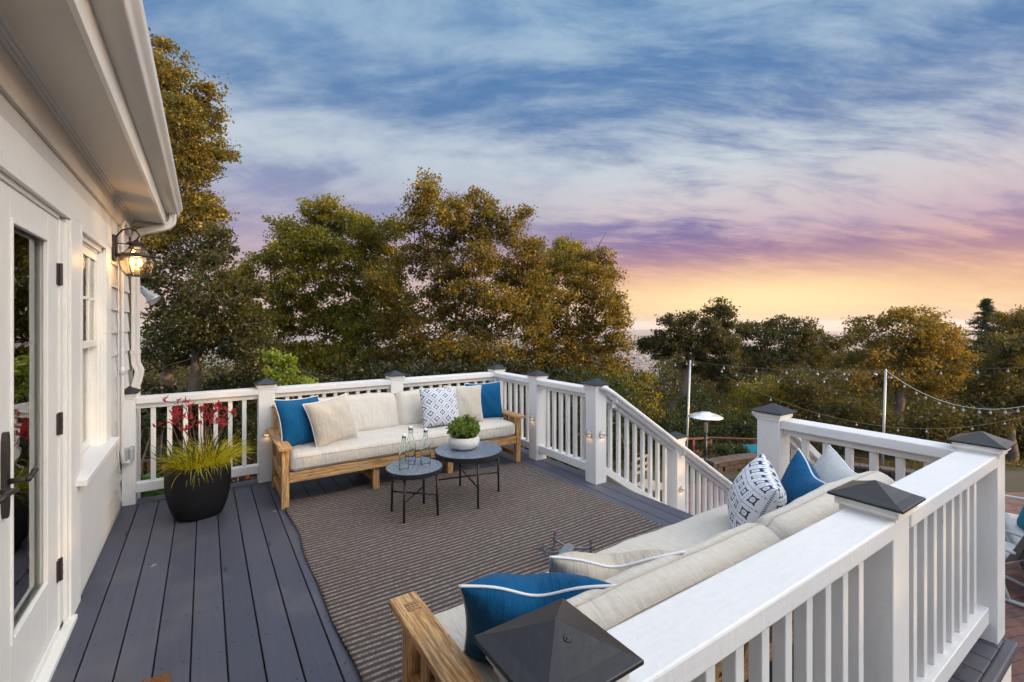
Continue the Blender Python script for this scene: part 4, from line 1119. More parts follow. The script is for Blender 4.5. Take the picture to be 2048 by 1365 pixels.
# ================================================================ side tables and what stands on them
def table(label, x, y, rtop, htop, legr, rot, lr=.0095, splay=.0):
    t_ = thing('side_table', label, 'table', (x, y, .009), 0, 'round blue stone topped side tables')
    mb = MB(); mb.lathe([(rtop-.004, htop-.038), (rtop, htop-.036), (rtop, htop-.001), (rtop-.003, htop), (rtop-.005, htop-.002), (rtop-.005, htop-.008), (.0001, htop-.008)], n=64); mb.lathe([(.0001, htop-.030), (rtop-.005, htop-.030), (rtop-.004, htop-.038)], n=64)
    lpart(mb.build('rim', M['black'], smooth=False), t_)
    mb = MB(); mb.lathe([(.0001, htop+.0005), (rtop-.0055, htop+.0005), (rtop-.0055, htop-.006)], n=64); lpart(mb.build('tabletop', M['stonetop']), t_)
    legs = []
    for k in range(4):
        a = R(rot+90*k); bt = Vector((legr*math.cos(a), legr*math.sin(a), 0)); tp = Vector(((legr-splay)*math.cos(a), (legr-splay)*math.sin(a), htop-.03))
        mb = MB(); mb.tube([bt, bt+(tp-bt)*.98], lr, 10); lpart(mb.build('leg', M['black'], smooth=True), t_); legs.append((bt, tp))
    for (i, j, z) in ((0, 2, .44), (1, 3, .47)):
        mb = MB(); a = legs[i][0]+(legs[i][1]-legs[i][0])*z; b = legs[j][0]+(legs[j][1]-legs[j][0])*z; mb.tube([a, b], lr*.75, 8)
        lpart(mb.build('stretcher', M['black'], smooth=True), t_)
    return t_
table('smaller round side table with blue stone top holding three bottles', 1.418, 3.56, .228, .385, .200, 45, splay=.01)
table('larger round side table with blue stone top holding the white bowl', 1.955, 3.635, .300, .425, .285, 78, splay=.005)
def bottle(label, x, y, rot, s_=1.0):
    t_ = thing('glass_bottle', label, 'bottle', (x, y, .395), R(rot), 'clear swing top bottles on the small table')
    pr = [(.0001, .004), (.030, .002), (.040, .006), (.043, .016), (.043, .120), (.041, .150), (.034, .180), (.022, .212), (.0165, .238), (.0155, .268), (.018, .271), (.018, .282), (.0145, .285)]
    pin = [(.0125, .284), (.0130, .240), (.0185, .212), (.031, .178), (.0375, .150), (.0395, .120), (.0395, .020), (.034, .010), (.0001, .013)]
    mb = MB(); mb.lathe([(r_*s_, z*s_) for r_, z in pr+pin], n=28); lpart(mb.build('bottle_body', M['bottle'], smooth=True), t_)
    mb = MB(); mb.lathe([(.0001, .276), (.012, .277), (.0125, .286), (.017, .288), (.017, .296), (.012, .304), (.0001, .305)], n=18); mb.v = [tuple(c*s_ for c in p) for p in mb.v]
    lpart(mb.build('stopper', M['piping'], smooth=True), t_)
    mb = MB()
    for sg in (-1, 1): mb.tube([(sg*.017, 0, .298), (sg*.021, 0, .290), (sg*.021, .002, .262), (sg*.0175, .010, .252), (sg*.016, .016, .240)], .0013, 6)
    mb.tube([(-.016, .016, .240), (-.010, .021, .232), (.010, .021, .232), (.016, .016, .240)], .0013, 6); mb.tube([(-.017, 0, .298), (.017, 0, .298)], .0013, 6)
    mb.lathe([(.0165, .250), (.0185, .250), (.0185, .254), (.0165, .254), (.0165, .250)], n=18)
    mb.v = [tuple(c*s_ for c in p) for p in mb.v]; lpart(mb.build('wire_clasp', M['steel'], smooth=True), t_)
bottle('clear swing top glass bottle at the front left of the small table', 1.312, 3.515, 20, .93)
bottle('clear swing top glass bottle standing furthest back on the small table', 1.425, 3.665, -50, 1.0)
bottle('clear swing top glass bottle at the right of the small table', 1.508, 3.545, 80, .98)
# bowl with succulents
bowl = thing('potted_plant', 'low white embossed bowl of small green succulents on the larger table', 'plant', (1.935, 3.68, .4355))
M['ceramic'] = mat('matte_white_ceramic', (.66, .65, .64), .7, bump=(34, 1.0), var=(26, .3, (.52, .51, .50)))
mb = MB(); prof = [(.0001, 0), (.085, 0), (.118, .018), (.138, .055), (.137, .085), (.122, .110), (.116, .112), (.125, .085), (.125, .06), (.0001, .06)]
mb.lathe(prof, n=56)
bw = lpart(mb.build('bowl', M['ceramic'], smooth=True), bowl)
mb = MB(); mb.lathe([(.0001, .102), (.06, .100), (.119, .094)], n=30); lpart(mb.build('soil', M['soil'], smooth=True), bowl)
def leaf_cloud(centres, nrm_bias, size, jit, aspect=.55, rng=RNG, curl=.25):
    """numpy leaf maker: each leaf a folded quad pair of 6 verts / 2 faces -> returns verts, faces"""
    n_ = len(centres); c = np.asarray(centres, float)
    d = rng.normal(size=(n_, 3)); d += np.asarray(nrm_bias, float); d /= np.linalg.norm(d, axis=1)[:, None]+1e-9      # leaf axis
    r_ = rng.normal(size=(n_, 3)); s_ = np.cross(d, r_); s_ /= np.linalg.norm(s_, axis=1)[:, None]+1e-9
    L = size*(1+jit*rng.uniform(-1, 1, n_))[:, None]; Wd = L*aspect
    up_ = np.cross(s_, d)
    p0 = c; p2 = c+d*L; mid = c+d*L*.5+up_*L*curl*.3
    p1 = mid-s_*Wd*.5; p3 = mid+s_*Wd*.5
    return np.stack([p0, p1, p2, p3], 1).reshape(-1, 3)
def quads(name, V, mt, parent=None, smooth=False):
    V = np.ascontiguousarray(V, dtype=np.float32); n_ = len(V)//4
    me = bpy.data.meshes.new(name); me.vertices.add(len(V)); me.vertices.foreach_set('co', V.ravel())
    me.loops.add(4*n_); me.loops.foreach_set('vertex_index', np.arange(4*n_, dtype=np.int32))
    me.polygons.add(n_); me.polygons.foreach_set('loop_start', np.arange(0, 4*n_, 4, dtype=np.int32)); me.polygons.foreach_set('loop_total', np.full(n_, 4, dtype=np.int32))
    me.update(calc_edges=True); me.validate(); me.materials.append(mt)
    o_ = bpy.data.objects.new(name, me); COL.objects.link(o_)
    if parent is not None: o_.parent = parent
    return o_
cs = []
for k in range(150):      # little stems with rosettes
    a = RNG.uniform(0, 6.28); r_ = .105*math.sqrt(RNG.uniform()); hgt = (.175-.085*(r_/.11)**2)*RNG.uniform(.55, 1.12)
    tip = np.array([r_*math.cos(a)*1.30, r_*math.sin(a)*1.30, .10+hgt])
    for j in range(26):
        f = RNG.uniform(.35, 1); cs.append(np.array([r_*math.cos(a), r_*math.sin(a), .10])*(1-f)+tip*f+RNG.normal(size=3)*.008)
quads('foliage', leaf_cloud(cs, (0, 0, .5), .025, .5, .75), M['bowlplant'], bowl)
mb = MB()
for k in range(9):
    a = RNG.uniform(0, 6.28); tip = Vector((.15*math.cos(a), .15*math.sin(a), .10+RNG.uniform(.10, .2)))
    mb.tube([(tip.x*.3, tip.y*.3, .10), tip*.7+Vector((0, 0, .06)), tip], [.002, .0016, .001], 5)
lpart(mb.build('stem', M['bowlplant']), bowl)

# ================================================================ planter with kangaroo paw
pl = thing('potted_plant', 'tall matte black pot of red kangaroo paw flowers and yellow grass', 'plant', (-.045, 4.545, 0))
mb = MB(); n = 48
def pot_ring(z, r_, sq):
    P = []
    for k in range(n):
        a = 2*math.pi*k/n; c, s_ = math.cos(a), math.sin(a)
        k_ = (abs(c)**sq+abs(s_)**sq)**(-1/sq); P.append((r_*k_*c, r_*k_*s_, z))
    return P
M_rot = Matrix.Rotation(R(18), 3, 'Z')
rings = []
for z, r_ in ((0, .135), (.004, .152), (.03, .168), (.10, .192), (.18, .208), (.27, .217), (.36, .217), (.418, .211), (.428, .207), (.424, .199), (.36, .200)):
    rings.append(mb.addv([M_rot @ Vector(p) for p in pot_ring(z, r_, 2.7)]))
for a, b in zip(rings, rings[1:]):
    for k in range(n): mb.face(a+k, a+(k+1) % n, b+(k+1) % n, b+k)
mb.face(*[rings[0]+k for k in range(n)][::-1])
lpart(mb.build('pot', M['pot'], smooth=True), pl)
mb = MB(); mb.lathe([(.0001, .40), (.1, .395), (.197, .385)], n=36); lpart(mb.build('soil', M['soil'], smooth=True), pl)
def blades(n_, r0, lmin, lmax, wd, droop, out, rng, zb=.39, cx=0, cy=0, seg=5, upb=1.0):
    V = []
    for k in range(n_):
        a = rng.uniform(0, 2*math.pi); r_ = r0*math.sqrt(rng.uniform()); L = rng.uniform(lmin, lmax)
        p = np.array([cx+r_*math.cos(a), cy+r_*math.sin(a), zb]); a2 = a+rng.normal()*.5
        d = np.array([math.cos(a2)*out*rng.uniform(.2, 1), math.sin(a2)*out*rng.uniform(.2, 1), upb]); d /= np.linalg.norm(d)
        s_ = np.cross(d, (0, 0, 1.0)); s_ /= np.linalg.norm(s_)+1e-9; s_ = s_*math.cos(.6)+np.cross(d, s_)*math.sin(.6)*rng.uniform(-1, 1)
        st_ = L/seg; pts = [p]
        for i in range(seg):
            d = d+np.array([0, 0, -droop*rng.uniform(.6, 1.3)/seg]); d /= np.linalg.norm(d); pts.append(pts[-1]+d*st_)
        for i in range(seg):
            w0 = wd*(1-(i/seg)**2)*.5; w1 = wd*(1-((i+1)/seg)**2)*.5+.0003
            V += [pts[i]-s_*w0, pts[i]+s_*w0, pts[i+1]+s_*w1, pts[i+1]-s_*w1]
    return np.array(V)
quads('yellow_grass', np.vstack([blades(620, .17, .16, .30, .0042, 1.25, 1.3, RNG, .41, .03, -.03, 7), blades(300, .09, .22, .36, .0042, 1.2, 1.7, RNG, .42, .12, .0, 7), blades(70, .15, .10, .20, .004, 2.6, 2.0, RNG, .41, -.02, -.06, 7)]), M['yellowgrass'], pl)
quads('paw_foliage', np.vstack([blades(120, .16, .14, .30, .013, .7, .8, RNG, .39, -.04, .02), blades(40, .12, .18, .36, .010, .6, 1.0, RNG, .39, .10, .04)]), M['paw_leaf'], pl)
heads = [(-.225, .985, 0), (-.135, 1.13 if False else 1.075, .02), (-.06, 1.02, -.02), (.0, .98, .03), (.045, 1.0, 0), (.095, .93, .03), (.165, 1.03, 0), (.305, .955, .02), (-.18, .93, -.04), (.13, .87, -.03), (.24, .83, 0), (-.26, .86, 0), (-.10, .80, -.04)]
M['pawstem'] = mat('flower_stalk', (.16, .075, .045), .7)
for i, (hx, hz_, hy) in enumerate(heads):
    hx *= .86; hz_ = .39+(hz_-.39)*.76
    # spread runs across the view: use the camera's right vector in the planter frame
    base = Vector((RT[0]*hx*.35+RNG.normal()*.02, RT[1]*hx*.35+RNG.normal()*.02, .39)); tip = Vector((RT[0]*hx+FW[0]*hy, RT[1]*hx+FW[1]*hy, hz_))
    mid = (base+tip)/2+Vector((RNG.normal()*.02, RNG.normal()*.02, .03))
    mb = MB(); mb.tube([base, base.lerp(mid, .5)+Vector((0, 0, .01)), mid, mid.lerp(tip, .55), tip], [.0042, .0038, .0034, .003, .0024], 6)
    # side branches
    br = [tip]
    for j in range(RNG.integers(2, 4)):
        f = RNG.uniform(.45, .85); a = mid.lerp(tip, f); b = a+Vector((RNG.normal()*.05, RNG.normal()*.05, RNG.uniform(.03, .09))); mb.tube([a, a.lerp(b, .5)+Vector((0, 0, .008)), b], [.0028, .0022, .0018], 5); br.append(b)
    stalk = lpart(mb.build('flower_stalk', M['pawstem'], smooth=True), pl)
    for bi, b in enumerate(br):
        fb = MB()
        nfl = RNG.integers(7, 12) if bi == 0 else RNG.integers(3, 6)
        for j in range(nfl):   # tubular furry buds fanning out
            d = Vector((RNG.normal()*.6, RNG.normal()*.6, .75)).normalized(); L = RNG.uniform(.020, .036); p0 = b+Vector((RNG.normal(), RNG.normal(), RNG.normal()))*.009
            fb.tube([p0, p0+d*L*.6, p0+d*L+Vector((0, 0, -.004))], [.0028, .0064, .0030], 5)
            for q_ in range(3):
                e = p0+d*L; dd = (d+Vector((RNG.normal(), RNG.normal(), RNG.normal()))*.8).normalized()*.010; fb.tube([e, e+dd], [.0022, .0006], 4)
        lpart(fb.build('flower_head', M['redflower']), stalk)

# ================================================================ camera drone on the rug
dn_ = thing('drone', 'small grey camera drone with folded out arms sitting on the rug', 'drone', (1.965, 2.305, .012), R(-62)); dn_.scale = (.88, .88, .88)
M['drone'] = mat('drone_grey', (.16, .18, .20), .4); M['dronedark'] = mat('drone_black', (.02, .02, .025), .35); M['orange'] = mat('orange_tip', (.55, .09, .03), .5)
# local: nose along +Y
mb = MB(); secs = [(-.098, .030, .052, .082), (-.085, .038, .044, .090), (-.02, .043, .038, .094), (.045, .040, .038, .092), (.080, .032, .042, .084), (.095, .022, .048, .074)]
rings = []
for y, hw, z0, z1 in secs:
    rings.append(mb.addv([(-hw, y, z0+.008), (-hw*.75, y, z0), (hw*.75, y, z0), (hw, y, z0+.008), (hw, y, z1-.014), (hw*.72, y, z1), (-hw*.72, y, z1), (-hw, y, z1-.014)]))
for a, b in zip(rings, rings[1:]):
    for k in range(8): mb.face(a+k, a+(k+1) % 8, b+(k+1) % 8, b+k)
mb.face(*[rings[0]+k for k in range(8)]); mb.face(*[rings[-1]+k for k in range(8)][::-1])
mb.f = [f[::-1] for f in mb.f]
lpart(mb.build('body', M['drone'], bevel=.003), dn_)
mb = MB(); mb.lathe([(.0001, -.018), (.015, -.016), (.017, 0), (.015, .012), (.0001, .014)], (0, .098, .048), 14); mb.cbox((0, .112, .046), (.022, .012, .020))
lpart(mb.build('camera_gimbal', M['dronedark'], bevel=.002), dn_)
mb = MB(); mb.box(-.024, .024, -.0995, -.097, .056, .078); lpart(mb.build('battery', M['dronedark'], bevel=.001), dn_)
for sx in (-1, 1):
    for (y0, tx, ty, leg) in ((.065, .150, .115, True), (-.045, .130, -.105, False)):
        e = Vector((sx*tx, ty, .072)); mb = MB()
        mb.beam((sx*.035, y0, .068), e, .016, .012); mb.tube([e+Vector((0, 0, -.018)), e+Vector((0, 0, .020))], .0125, 12)
        if leg: mb.tube([e+Vector((0, 0, -.015)), e+Vector((sx*.004, .004, -.068))], [.009, .005], 8)
        else: mb.tube([Vector((sx*.05, -.05, .060)), Vector((sx*.058, -.06, 0))], [.008, .005], 8)
        ar = lpart(mb.build('arm', M['drone'], bevel=.0015), dn_)
        for k, ang in enumerate((RNG.uniform(0, 3.1),)):
            pr = MB(); tips = MB()
            for s2 in (-1, 1):
                d = Vector((math.cos(ang)*s2, math.sin(ang)*s2, 0)); n2 = Vector((-d.y, d.x, 0)); c = e+Vector((0, 0, .024)); prev = None
                for (f, wd) in ((.006, .006), (.03, .012), (.06, .0105), (.092, .007)):
                    q = [c+d*f-n2*wd+Vector((0, 0, .0015)), c+d*f+n2*wd-Vector((0, 0, .0015))]
                    bI = pr.addv(q+[p+Vector((0, 0, .0012)) for p in q])
                    if prev is not None:
                        pr.face(prev, prev+1, bI+1, bI); pr.face(prev+2, bI+2, bI+3, prev+3); pr.face(prev, bI, bI+2, prev+2); pr.face(prev+1, prev+3, bI+3, bI+1)
                    prev = bI
                tips.cbox(c+d*.0995+Vector((0, 0, .0006)), (.013, .009, .002), Matrix.Rotation(ang, 3, 'Z'))
            p_ = lpart(pr.build('propeller', M['dronedark']), ar); lpart(tips.build('propeller_tip', M['orange']), p_)
# ================================================================ garden below
def wallblocks():
    m_ = mat('stacked_garden_stone', (.026, .018, .017), .9, bump=(9, .6), var=(6, .7, (.055, .043, .040))); return m_
M['stone'] = wallblocks()
rw = thing('retaining_wall', 'low stacked dark stone wall at the far edge of the patio', 'wall', (9.0, 5.2, -1.5))
path = [at(1418, 950, 9.3), at(1440, 950, 9.45), at(1475, 946, 9.65), at(1515, 944, 9.8), at(1560, 944, 9.7), at(1640, 946, 9.4), at(1760, 952, 8.9), at(1900, 965, 8.4)]
path = [Vector((p.x, p.y, 0)) for p in path]
mb = MB(); mc = MB()
for row in range(4):
    z = -1.62+.085*row; off = (row % 2)*.14
    for a, b in zip(path, path[1:]):
        d = (b-a); L = d.length; d.normalize(); s_ = -off
        while s_ < L:
            l0, l1 = max(s_, 0)+.004, min(s_+.28, L)-.004
            if l1-l0 > .05:
                c = a+d*(l0+l1)/2+Vector((RNG.normal()*.006, RNG.normal()*.006, z+.042)); mb.cbox(c, (l1-l0, .22, .080), Euler((0, 0, math.atan2(d.y, d.x)+RNG.normal()*.01)))
            s_ += .28
for a, b in zip(path, path[1:]):
    d = (b-a); L = d.length; d.normalize(); k = max(1, int(L/.30))
    for i in range(k):
        c = a+d*L*(i+.5)/k+Vector((0, 0, -1.253)); mc.cbox(c, (L/k-.008, .24, .05), Euler((0, 0, math.atan2(d.y, d.x)+RNG.normal()*.01)))
part(mb.build('wall_stones', M['stone'], bevel=.008), rw)
M['coping'] = mat('coping_stone', (.060, .045, .043), .85, bump=(10, .5), var=(5, .6, (.10, .08, .075)))
part(mc.build('coping', M['coping'], bevel=.008), rw)

def ranch_fence(name_label, pts, h, rails=(1.0, .62, .3), wood=None):
    t_ = thing('wooden_fence', name_label, 'fence', tuple(pts[0]), 0, 'red brown wooden fences around the garden')
    for i, p in enumerate(pts):
        mb = MB(); mb.box(p.x-.05, p.x+.05, p.y-.05, p.y+.05, p.z-.4, p.z+h-.005); part(mb.build('post', M['redwood'], bevel=.006), t_)
    for a, b in zip(pts, pts[1:]):
        for f in rails:
            q0, q1 = Vector((a.x, a.y, a.z+h*f)), Vector((b.x, b.y, b.z+h*f)); mb = MB()
            mb.beam(q0, q1, .12 if f == 1.0 else .045, .04 if f == 1.0 else .11); part(mb.build('rail', M['redwood'], bevel=.004), t_)
        wr = MB()
        d = Vector(b)-Vector(a); n_ = int(d.length/.16)
        for i in range(1, n_):
            p = Vector(a)+d*i/n_; wr.beam((p.x, p.y, p.z+h*rails[-1]), (p.x, p.y, p.z+h*.98), .003, .003)
        for z in (.42, .54, .66, .78, .9): wr.beam((a.x, a.y, a.z+h*z), (b.x, b.y, b.z+h*z), .003, .003)
        part(wr.build('wire_mesh', M['black']), t_)
    return t_
def fp(px, Z, pytop, h):
    p = at(px, pytop, Z); return Vector((p.x, p.y, p.z-h))
H1 = 1.05
fa = ranch_fence('brown wood rail and wire fence behind the patio heater', [fp(1330, 13.6, 877, H1), fp(1385, 13.8, 878, H1), fp(1419, 14.0, 876, H1), fp(1507, 13.4, 879, H1), fp(1600, 13.0, 882, H1), fp(1700, 12.6, 888, H1), fp(1800, 12.0, 900, H1), fp(1900, 11.4, 914, H1), fp(2000, 10.8, 926, H1), fp(2110, 10.2, 942, H1)], H1)
mb = MB(); mb.beam(fp(1389, 13.8, 905, 0), fp(1412, 13.9, 877, 0)+Vector((0, 0, -.06)), .05, .09); mb2 = mb
mb = MB(); mb.beam(at(1387, 925, 13.8), at(1417, 882, 13.95), .05, .08); part(mb.build('brace', M['redwood']), fa)
ranch_fence('brown wood rail fence on the slope seen through the railing at left', [fp(215, 11.4, 925, .95), fp(300, 11.3, 922, .95), fp(385, 11.2, 921, .95), fp(495, 11.2, 919, .95), fp(600, 11.3, 917, .95), fp(720, 11.6, 914, .95)], .95, (1.0, .5))

# patio heater
hp0 = at(1411, 824, 11.2); zb = hp0.z-2.22
ht = thing('patio_heater', 'tall patio heater with wide silver hood and black pole beyond the stairs', 'heater', (hp0.x, hp0.y, zb))
M['hood'] = mat('polished_aluminium', (.78, .78, .78), .30, metal=.7)
mb = MB(); mb.lathe([(.0001, 2.215), (.12, 2.212), (.125, 2.195), (.26, 2.165), (.40, 2.105), (.404, 2.092), (.39, 2.095), (.25, 2.140), (.10, 2.160), (.0001, 2.16)], n=40); lpart(mb.build('hood', M['hood'], smooth=True), ht)
mb = MB(); mb.lathe([(.0001, 2.10), (.125, 2.10), (.125, 2.03), (.0001, 2.03)], n=24); mb.lathe([(.12, 2.02), (.10, 1.98), (.0001, 1.98)], n=24); mb.lathe([(.055, 1.98), (.055, 1.72), (.0001, 1.72)], n=20)
lpart(mb.build('burner', M['steel']), ht)
mb = MB(); mb.tube([(0, 0, .8), (0, 0, 1.73)], .038, 16); lpart(mb.build('pole', M['black'], smooth=True), ht)
mb = MB(); mb.lathe([(.0001, 1.035), (.20, 1.035), (.205, 1.02), (.20, 1.01), (.0001, 1.01)], n=32); lpart(mb.build('table_shelf', M['hood']), ht)
mb = MB(); mb.lathe([(.0001, .84), (.10, .83), (.17, .80), (.19, .76), (.20, .10), (.24, .06), (.24, .0), (.0001, 0)], n=32); lpart(mb.build('tank_housing', M['hood'], smooth=False), ht)

# light poles and festoon lights
def pole(label, base, top, r_=.022):
    t_ = thing('light_pole', label, 'pole', tuple(base), 0, 'slim galvanised poles holding the string lights')
    mb = MB(); mb.tube([base, top], [r_, r_*.8], 10); part(mb.build('shaft', M['galv'], smooth=True), t_)
    mb = MB(); mb.tube([top+Vector((-.03, 0, -.02)), top+Vector((.03, .0, -.02))], .007, 6); mb.tube([top, top+Vector((0, 0, .03))], [r_*.9, r_*.3], 8); part(mb.build('hook', M['galv']), t_)
    return t_
p1t, p1b = at(1380.5, 723, 12.0), at(1369, 905, 12.0); p1b.z = min(p1b.z, hz1(p1b.x, p1b.y))
p2t, p2b = at(1771.5, 741, 10.5), at(1763, 960, 10.5); p2b.z = min(p2b.z, hz1(p2b.x, p2b.y))
pole('slim leaning metal pole holding string lights left of the patio heater', p1b, p1t, .03)
pole('slim metal pole holding string lights behind the foreground railing', p2b, p2t, .03)
M['bulbglass'] = mat('unlit_bulb_glass', (.26, .25, .24), .15, coat=.6); M['wire'] = mat('light_cable', (.10, .10, .10), .6)
def festoon(label, a, b, sag, bulbs, white=False):
    """bulbs: list of parameters 0..1 along the cable"""
    t_ = thing('string_lights', label, 'string lights', tuple(a), 0, 'festoon lights strung over the patio')
    N_ = 40
    def P(t): p = a.lerp(b, t); return Vector((p.x, p.y, p.z-sag*4*t*(1-t)))
    mb = MB(); mb.tube([P(i/N_) for i in range(N_+1)], .0065 if white else .0035, 5); part(mb.build('cable', M['galv'] if white else M['wire'], smooth=True), t_)
    for t in bulbs:
        p = P(t); mb = MB(); mb.tube([p+Vector((0, 0, -.004)), p+Vector((0, 0, -.05))], .014, 8); q = part(mb.build('bulb_holder', M['wire']), t_)
        mb = MB(); mb.lathe([(.012, -.05), (.022, -.068), (.026, -.085), (.022, -.102), (.010, -.112), (.0001, -.114)], p, 12); part(mb.build('bulb', M['bulbglass'], smooth=True), t_)
ev = lambda n, a=.04, b=.97: [a+(b-a)*(i+RNG.uniform(-.15, .15))/(n-1) for i in range(n)]
festoon('bright cable of festoon lights drooping right from the pole behind the foreground railing', p2t, at(2110, 796, 9.0), .50, ev(13), True)
festoon('thin straight line of festoon lights running from the left pole to the right pole', p1t, p2t, .10, ev(7))
festoon('festoon lights running right past the top of the right pole towards the trees', at(1620, 744, 14), at(2120, 732, 11), .05, ev(8))
festoon('lower slack line of festoon lights below the left pole top', at(1432, 735, 14), at(1757, 742, 10.6), .28, ev(8))
festoon('lowest line of festoon lights descending in front of the shrubs', at(1375, 870, 11.9) if False else at(1440, 748, 12.5), at(2110, 815, 13), 1.0, ev(9))
festoon('short festoon line near the head of the left pole', at(1374, 722, 12.0), at(1300, 700, 17), .2, ev(3, .01, .5))

# patio seating at the right edge
M['frame_grey'] = mat('grey_powder_coat', (.36, .37, .39), .4); M['wicker'] = mat('dark_wicker', (.10, .095, .09), .8, bump=(60, .8))
ls = thing('patio_sofa', 'pale framed patio sofa with teal and blue cushions at the right edge', 'sofa', (9.35, 1.62, -1.5), R(196))
def lb(t_, name, m_, *q, bevel=.008):
    mb = MB(); mb.box(*q); return lpart(mb.build(name, m_, bevel=bevel), t_)
for sx in (0, 1.9):
    for yy in (0, .75): lb(ls, 'leg', M['frame_grey'], sx, sx+.05, yy, yy+.05, 0, .62 if yy == 0 else .80)
    lb(ls, 'armrest', M['frame_grey'], sx-.01, sx+.06, -.02, .82, .621, .645)
lb(ls, 'frame', M['frame_grey'], .05, 1.9, .0, .05, .22, .27); lb(ls, 'back_frame', M['frame_grey'], .05, 1.9, .76, .80, .74, .79)
make_cushion('seat_cushion', ls, Matrix.Translation((.975, .38, .27)), M['greycloth'], 1.84, .72, .15, crown=.01, seed=31)
make_cushion('back_cushion', ls, Matrix.Translation((.52, .66, .42)) @ Matrix.Rotation(R(75), 4, 'X') @ Matrix.Translation((0, .2, -.06)), M['navycloth'], .90, .42, .13, crown=.02, seed=32)
make_cushion('back_cushion', ls, Matrix.Translation((1.43, .66, .42)) @ Matrix.Rotation(R(75), 4, 'X') @ Matrix.Translation((0, .2, -.06)), M['navycloth'], .90, .42, .13, crown=.02, seed=33)
G2 = 'cushions on the patio seating'
pillow('bright teal pillow on the patio sofa at the right edge', (8.70, 1.18, -.86), 196+10, -20, -5, M['tealcloth'], .50, seed=21, pipe=False, group=G2, thick=.10)
pillow('pale grey pillow behind the teal one on the patio sofa', (8.95, 1.02, -.78), 196-5, -12, 8, M['greycloth'], .48, seed=22, group=G2)
ch = thing('rocking_chair', 'grey sling rocking chair with a cushion standing on the brick patio', 'chair', (7.95, 1.22, -1.5), R(160))
mb = MB()
for sx in (0, .58):
    mb.tube([(sx, -.42, .07), (sx, -.25, .025), (sx, .05, .0), (sx, .35, .035), (sx, .58, .11)], .022, 8)
lpart(mb.build('rocker', M['frame_grey'], smooth=True), ch)
for sx in (0, .58):
    mb = MB(); mb.tube([(sx, -.25, .03), (sx, -.22, .52), (sx, -.10, .57), (sx, .30, .56)], .018, 8); mb.tube([(sx, .25, .03), (sx, .12, .38)], .018, 8); lpart(mb.build('armrest', M['frame_grey'], smooth=True), ch)
mb = MB(); pr = [(-.28, .40), (-.1, .36), (.10, .34), (.20, .42), (.36, .78), (.42, .98)]
for (ya, za), (yb, zb_) in zip(pr, pr[1:]): mb.hexa([(.02, ya, za-.012), (.56, ya, za-.012), (.56, yb, zb_-.012), (.02, yb, zb_-.012), (.02, ya, za), (.56, ya, za), (.56, yb, zb_), (.02, yb, zb_)])
lpart(mb.build('sling_seat', M['wicker']), ch)
make_cushion('seat_cushion', ch, Matrix.Translation((.29, -.04, .365)), M['greycloth'], .5, .46, .10, crown=.012, seed=35)
# teal garden chair partly hidden by the post, and a small pale chair seen through the stair balusters
tcx = at(1508, 932, 12.4)
gc = thing('garden_chair', 'small garden chair with a teal sling beyond the stone wall', 'chair', (tcx.x, tcx.y, tcx.z-.25), R(-30))
mb = MB(); mb.tube([(0, 0, 0), (0, -.05, .45), (0, .1, .62), (0, .2, .1)], .015, 6); mb.tube([(.5, 0, 0), (.5, -.05, .45), (.5, .1, .62), (.5, .2, .1)], .015, 6); lpart(mb.build('frame', M['galv'], smooth=True), gc)
mb = MB(); mb.hexa([(0, -.05, .30), (.5, -.05, .30), (.5, .35, .20), (0, .35, .20), (0, -.05, .32), (.5, -.05, .32), (.5, .35, .22), (0, .35, .22)]); mb.hexa([(0, .33, .20), (.5, .33, .20), (.5, .5, .68), (0, .5, .68), (0, .35, .20), (.5, .35, .20), (.5, .52, .68), (0, .52, .68)])
lpart(mb.build('sling', M['tealcloth']), gc)
pcx = at(1303, 985, 7.4)
pc_ = thing('bistro_chair', 'pale metal bistro chair on the ground seen between the stair balusters', 'chair', (pcx.x, pcx.y, hz1(pcx.x, pcx.y)), R(10))
M['palewood'] = mat('pale_chair_paint', (.42, .34, .25), .6)
mb = MB()
for sx in (-.19, .19):
    for sy in (-.19, .19): mb.tube([(sx, sy, 0), (sx*.9, sy*.9, .45 if sy < 0 else .88)], .012, 6)
lpart(mb.build('frame', M['palewood'], smooth=True), pc_)
mb = MB(); mb.box(-.2, .2, -.2, .2, .44, .465); lpart(mb.build('seat', M['palewood'], bevel=.005), pc_)
mb = MB()
for z in (.62, .72, .84): mb.box(-.18, .18, .165, .18, z, z+.04)
lpart(mb.build('backrest', M['palewood'], bevel=.003), pc_)

# ================================================================ trees and shrubs
def crown_points(lobes, Z, dens, rng, depth=1.0, clump=.34, hollow=.35, zj=.8):
    """lobes given by their outline as seen (px, py, rx, ry) at distance Z, each made a real ellipsoid in space"""
    out = []; tips = []
    s_ = Z/FPX
    for lb_ in lobes:
        px, py, rx, ry = lb_[:4]; dz = lb_[4] if len(lb_) > 4 else rng.uniform(-zj, zj)
        c = at(px, py, Z); c = Vector((c.x+FW[0]*dz, c.y+FW[1]*dz, c.z))
        a, b_ = rx*s_, ry*s_; dp = (a+b_)/2*depth
        nc = max(8, int(dens*(a*b_*dp)**(2/3)/(clump**2)*8.0))
        u = rng.normal(size=(nc, 3)); u /= np.linalg.norm(u, axis=1)[:, None]
        rr_ = hollow+(1.02-hollow)*rng.uniform(size=nc)**.6
        loc = u*rr_[:, None]*np.array([a, dp, b_])
        wp = np.stack([c.x+loc[:, 0]*RT[0]+loc[:, 1]*FW[0], c.y+loc[:, 0]*RT[1]+loc[:, 1]*FW[1], c.z+loc[:, 2]], 1)
        tips.append((c, wp[rng.integers(0, nc, 4)]))
        out.append(wp)
    return np.vstack(out), tips
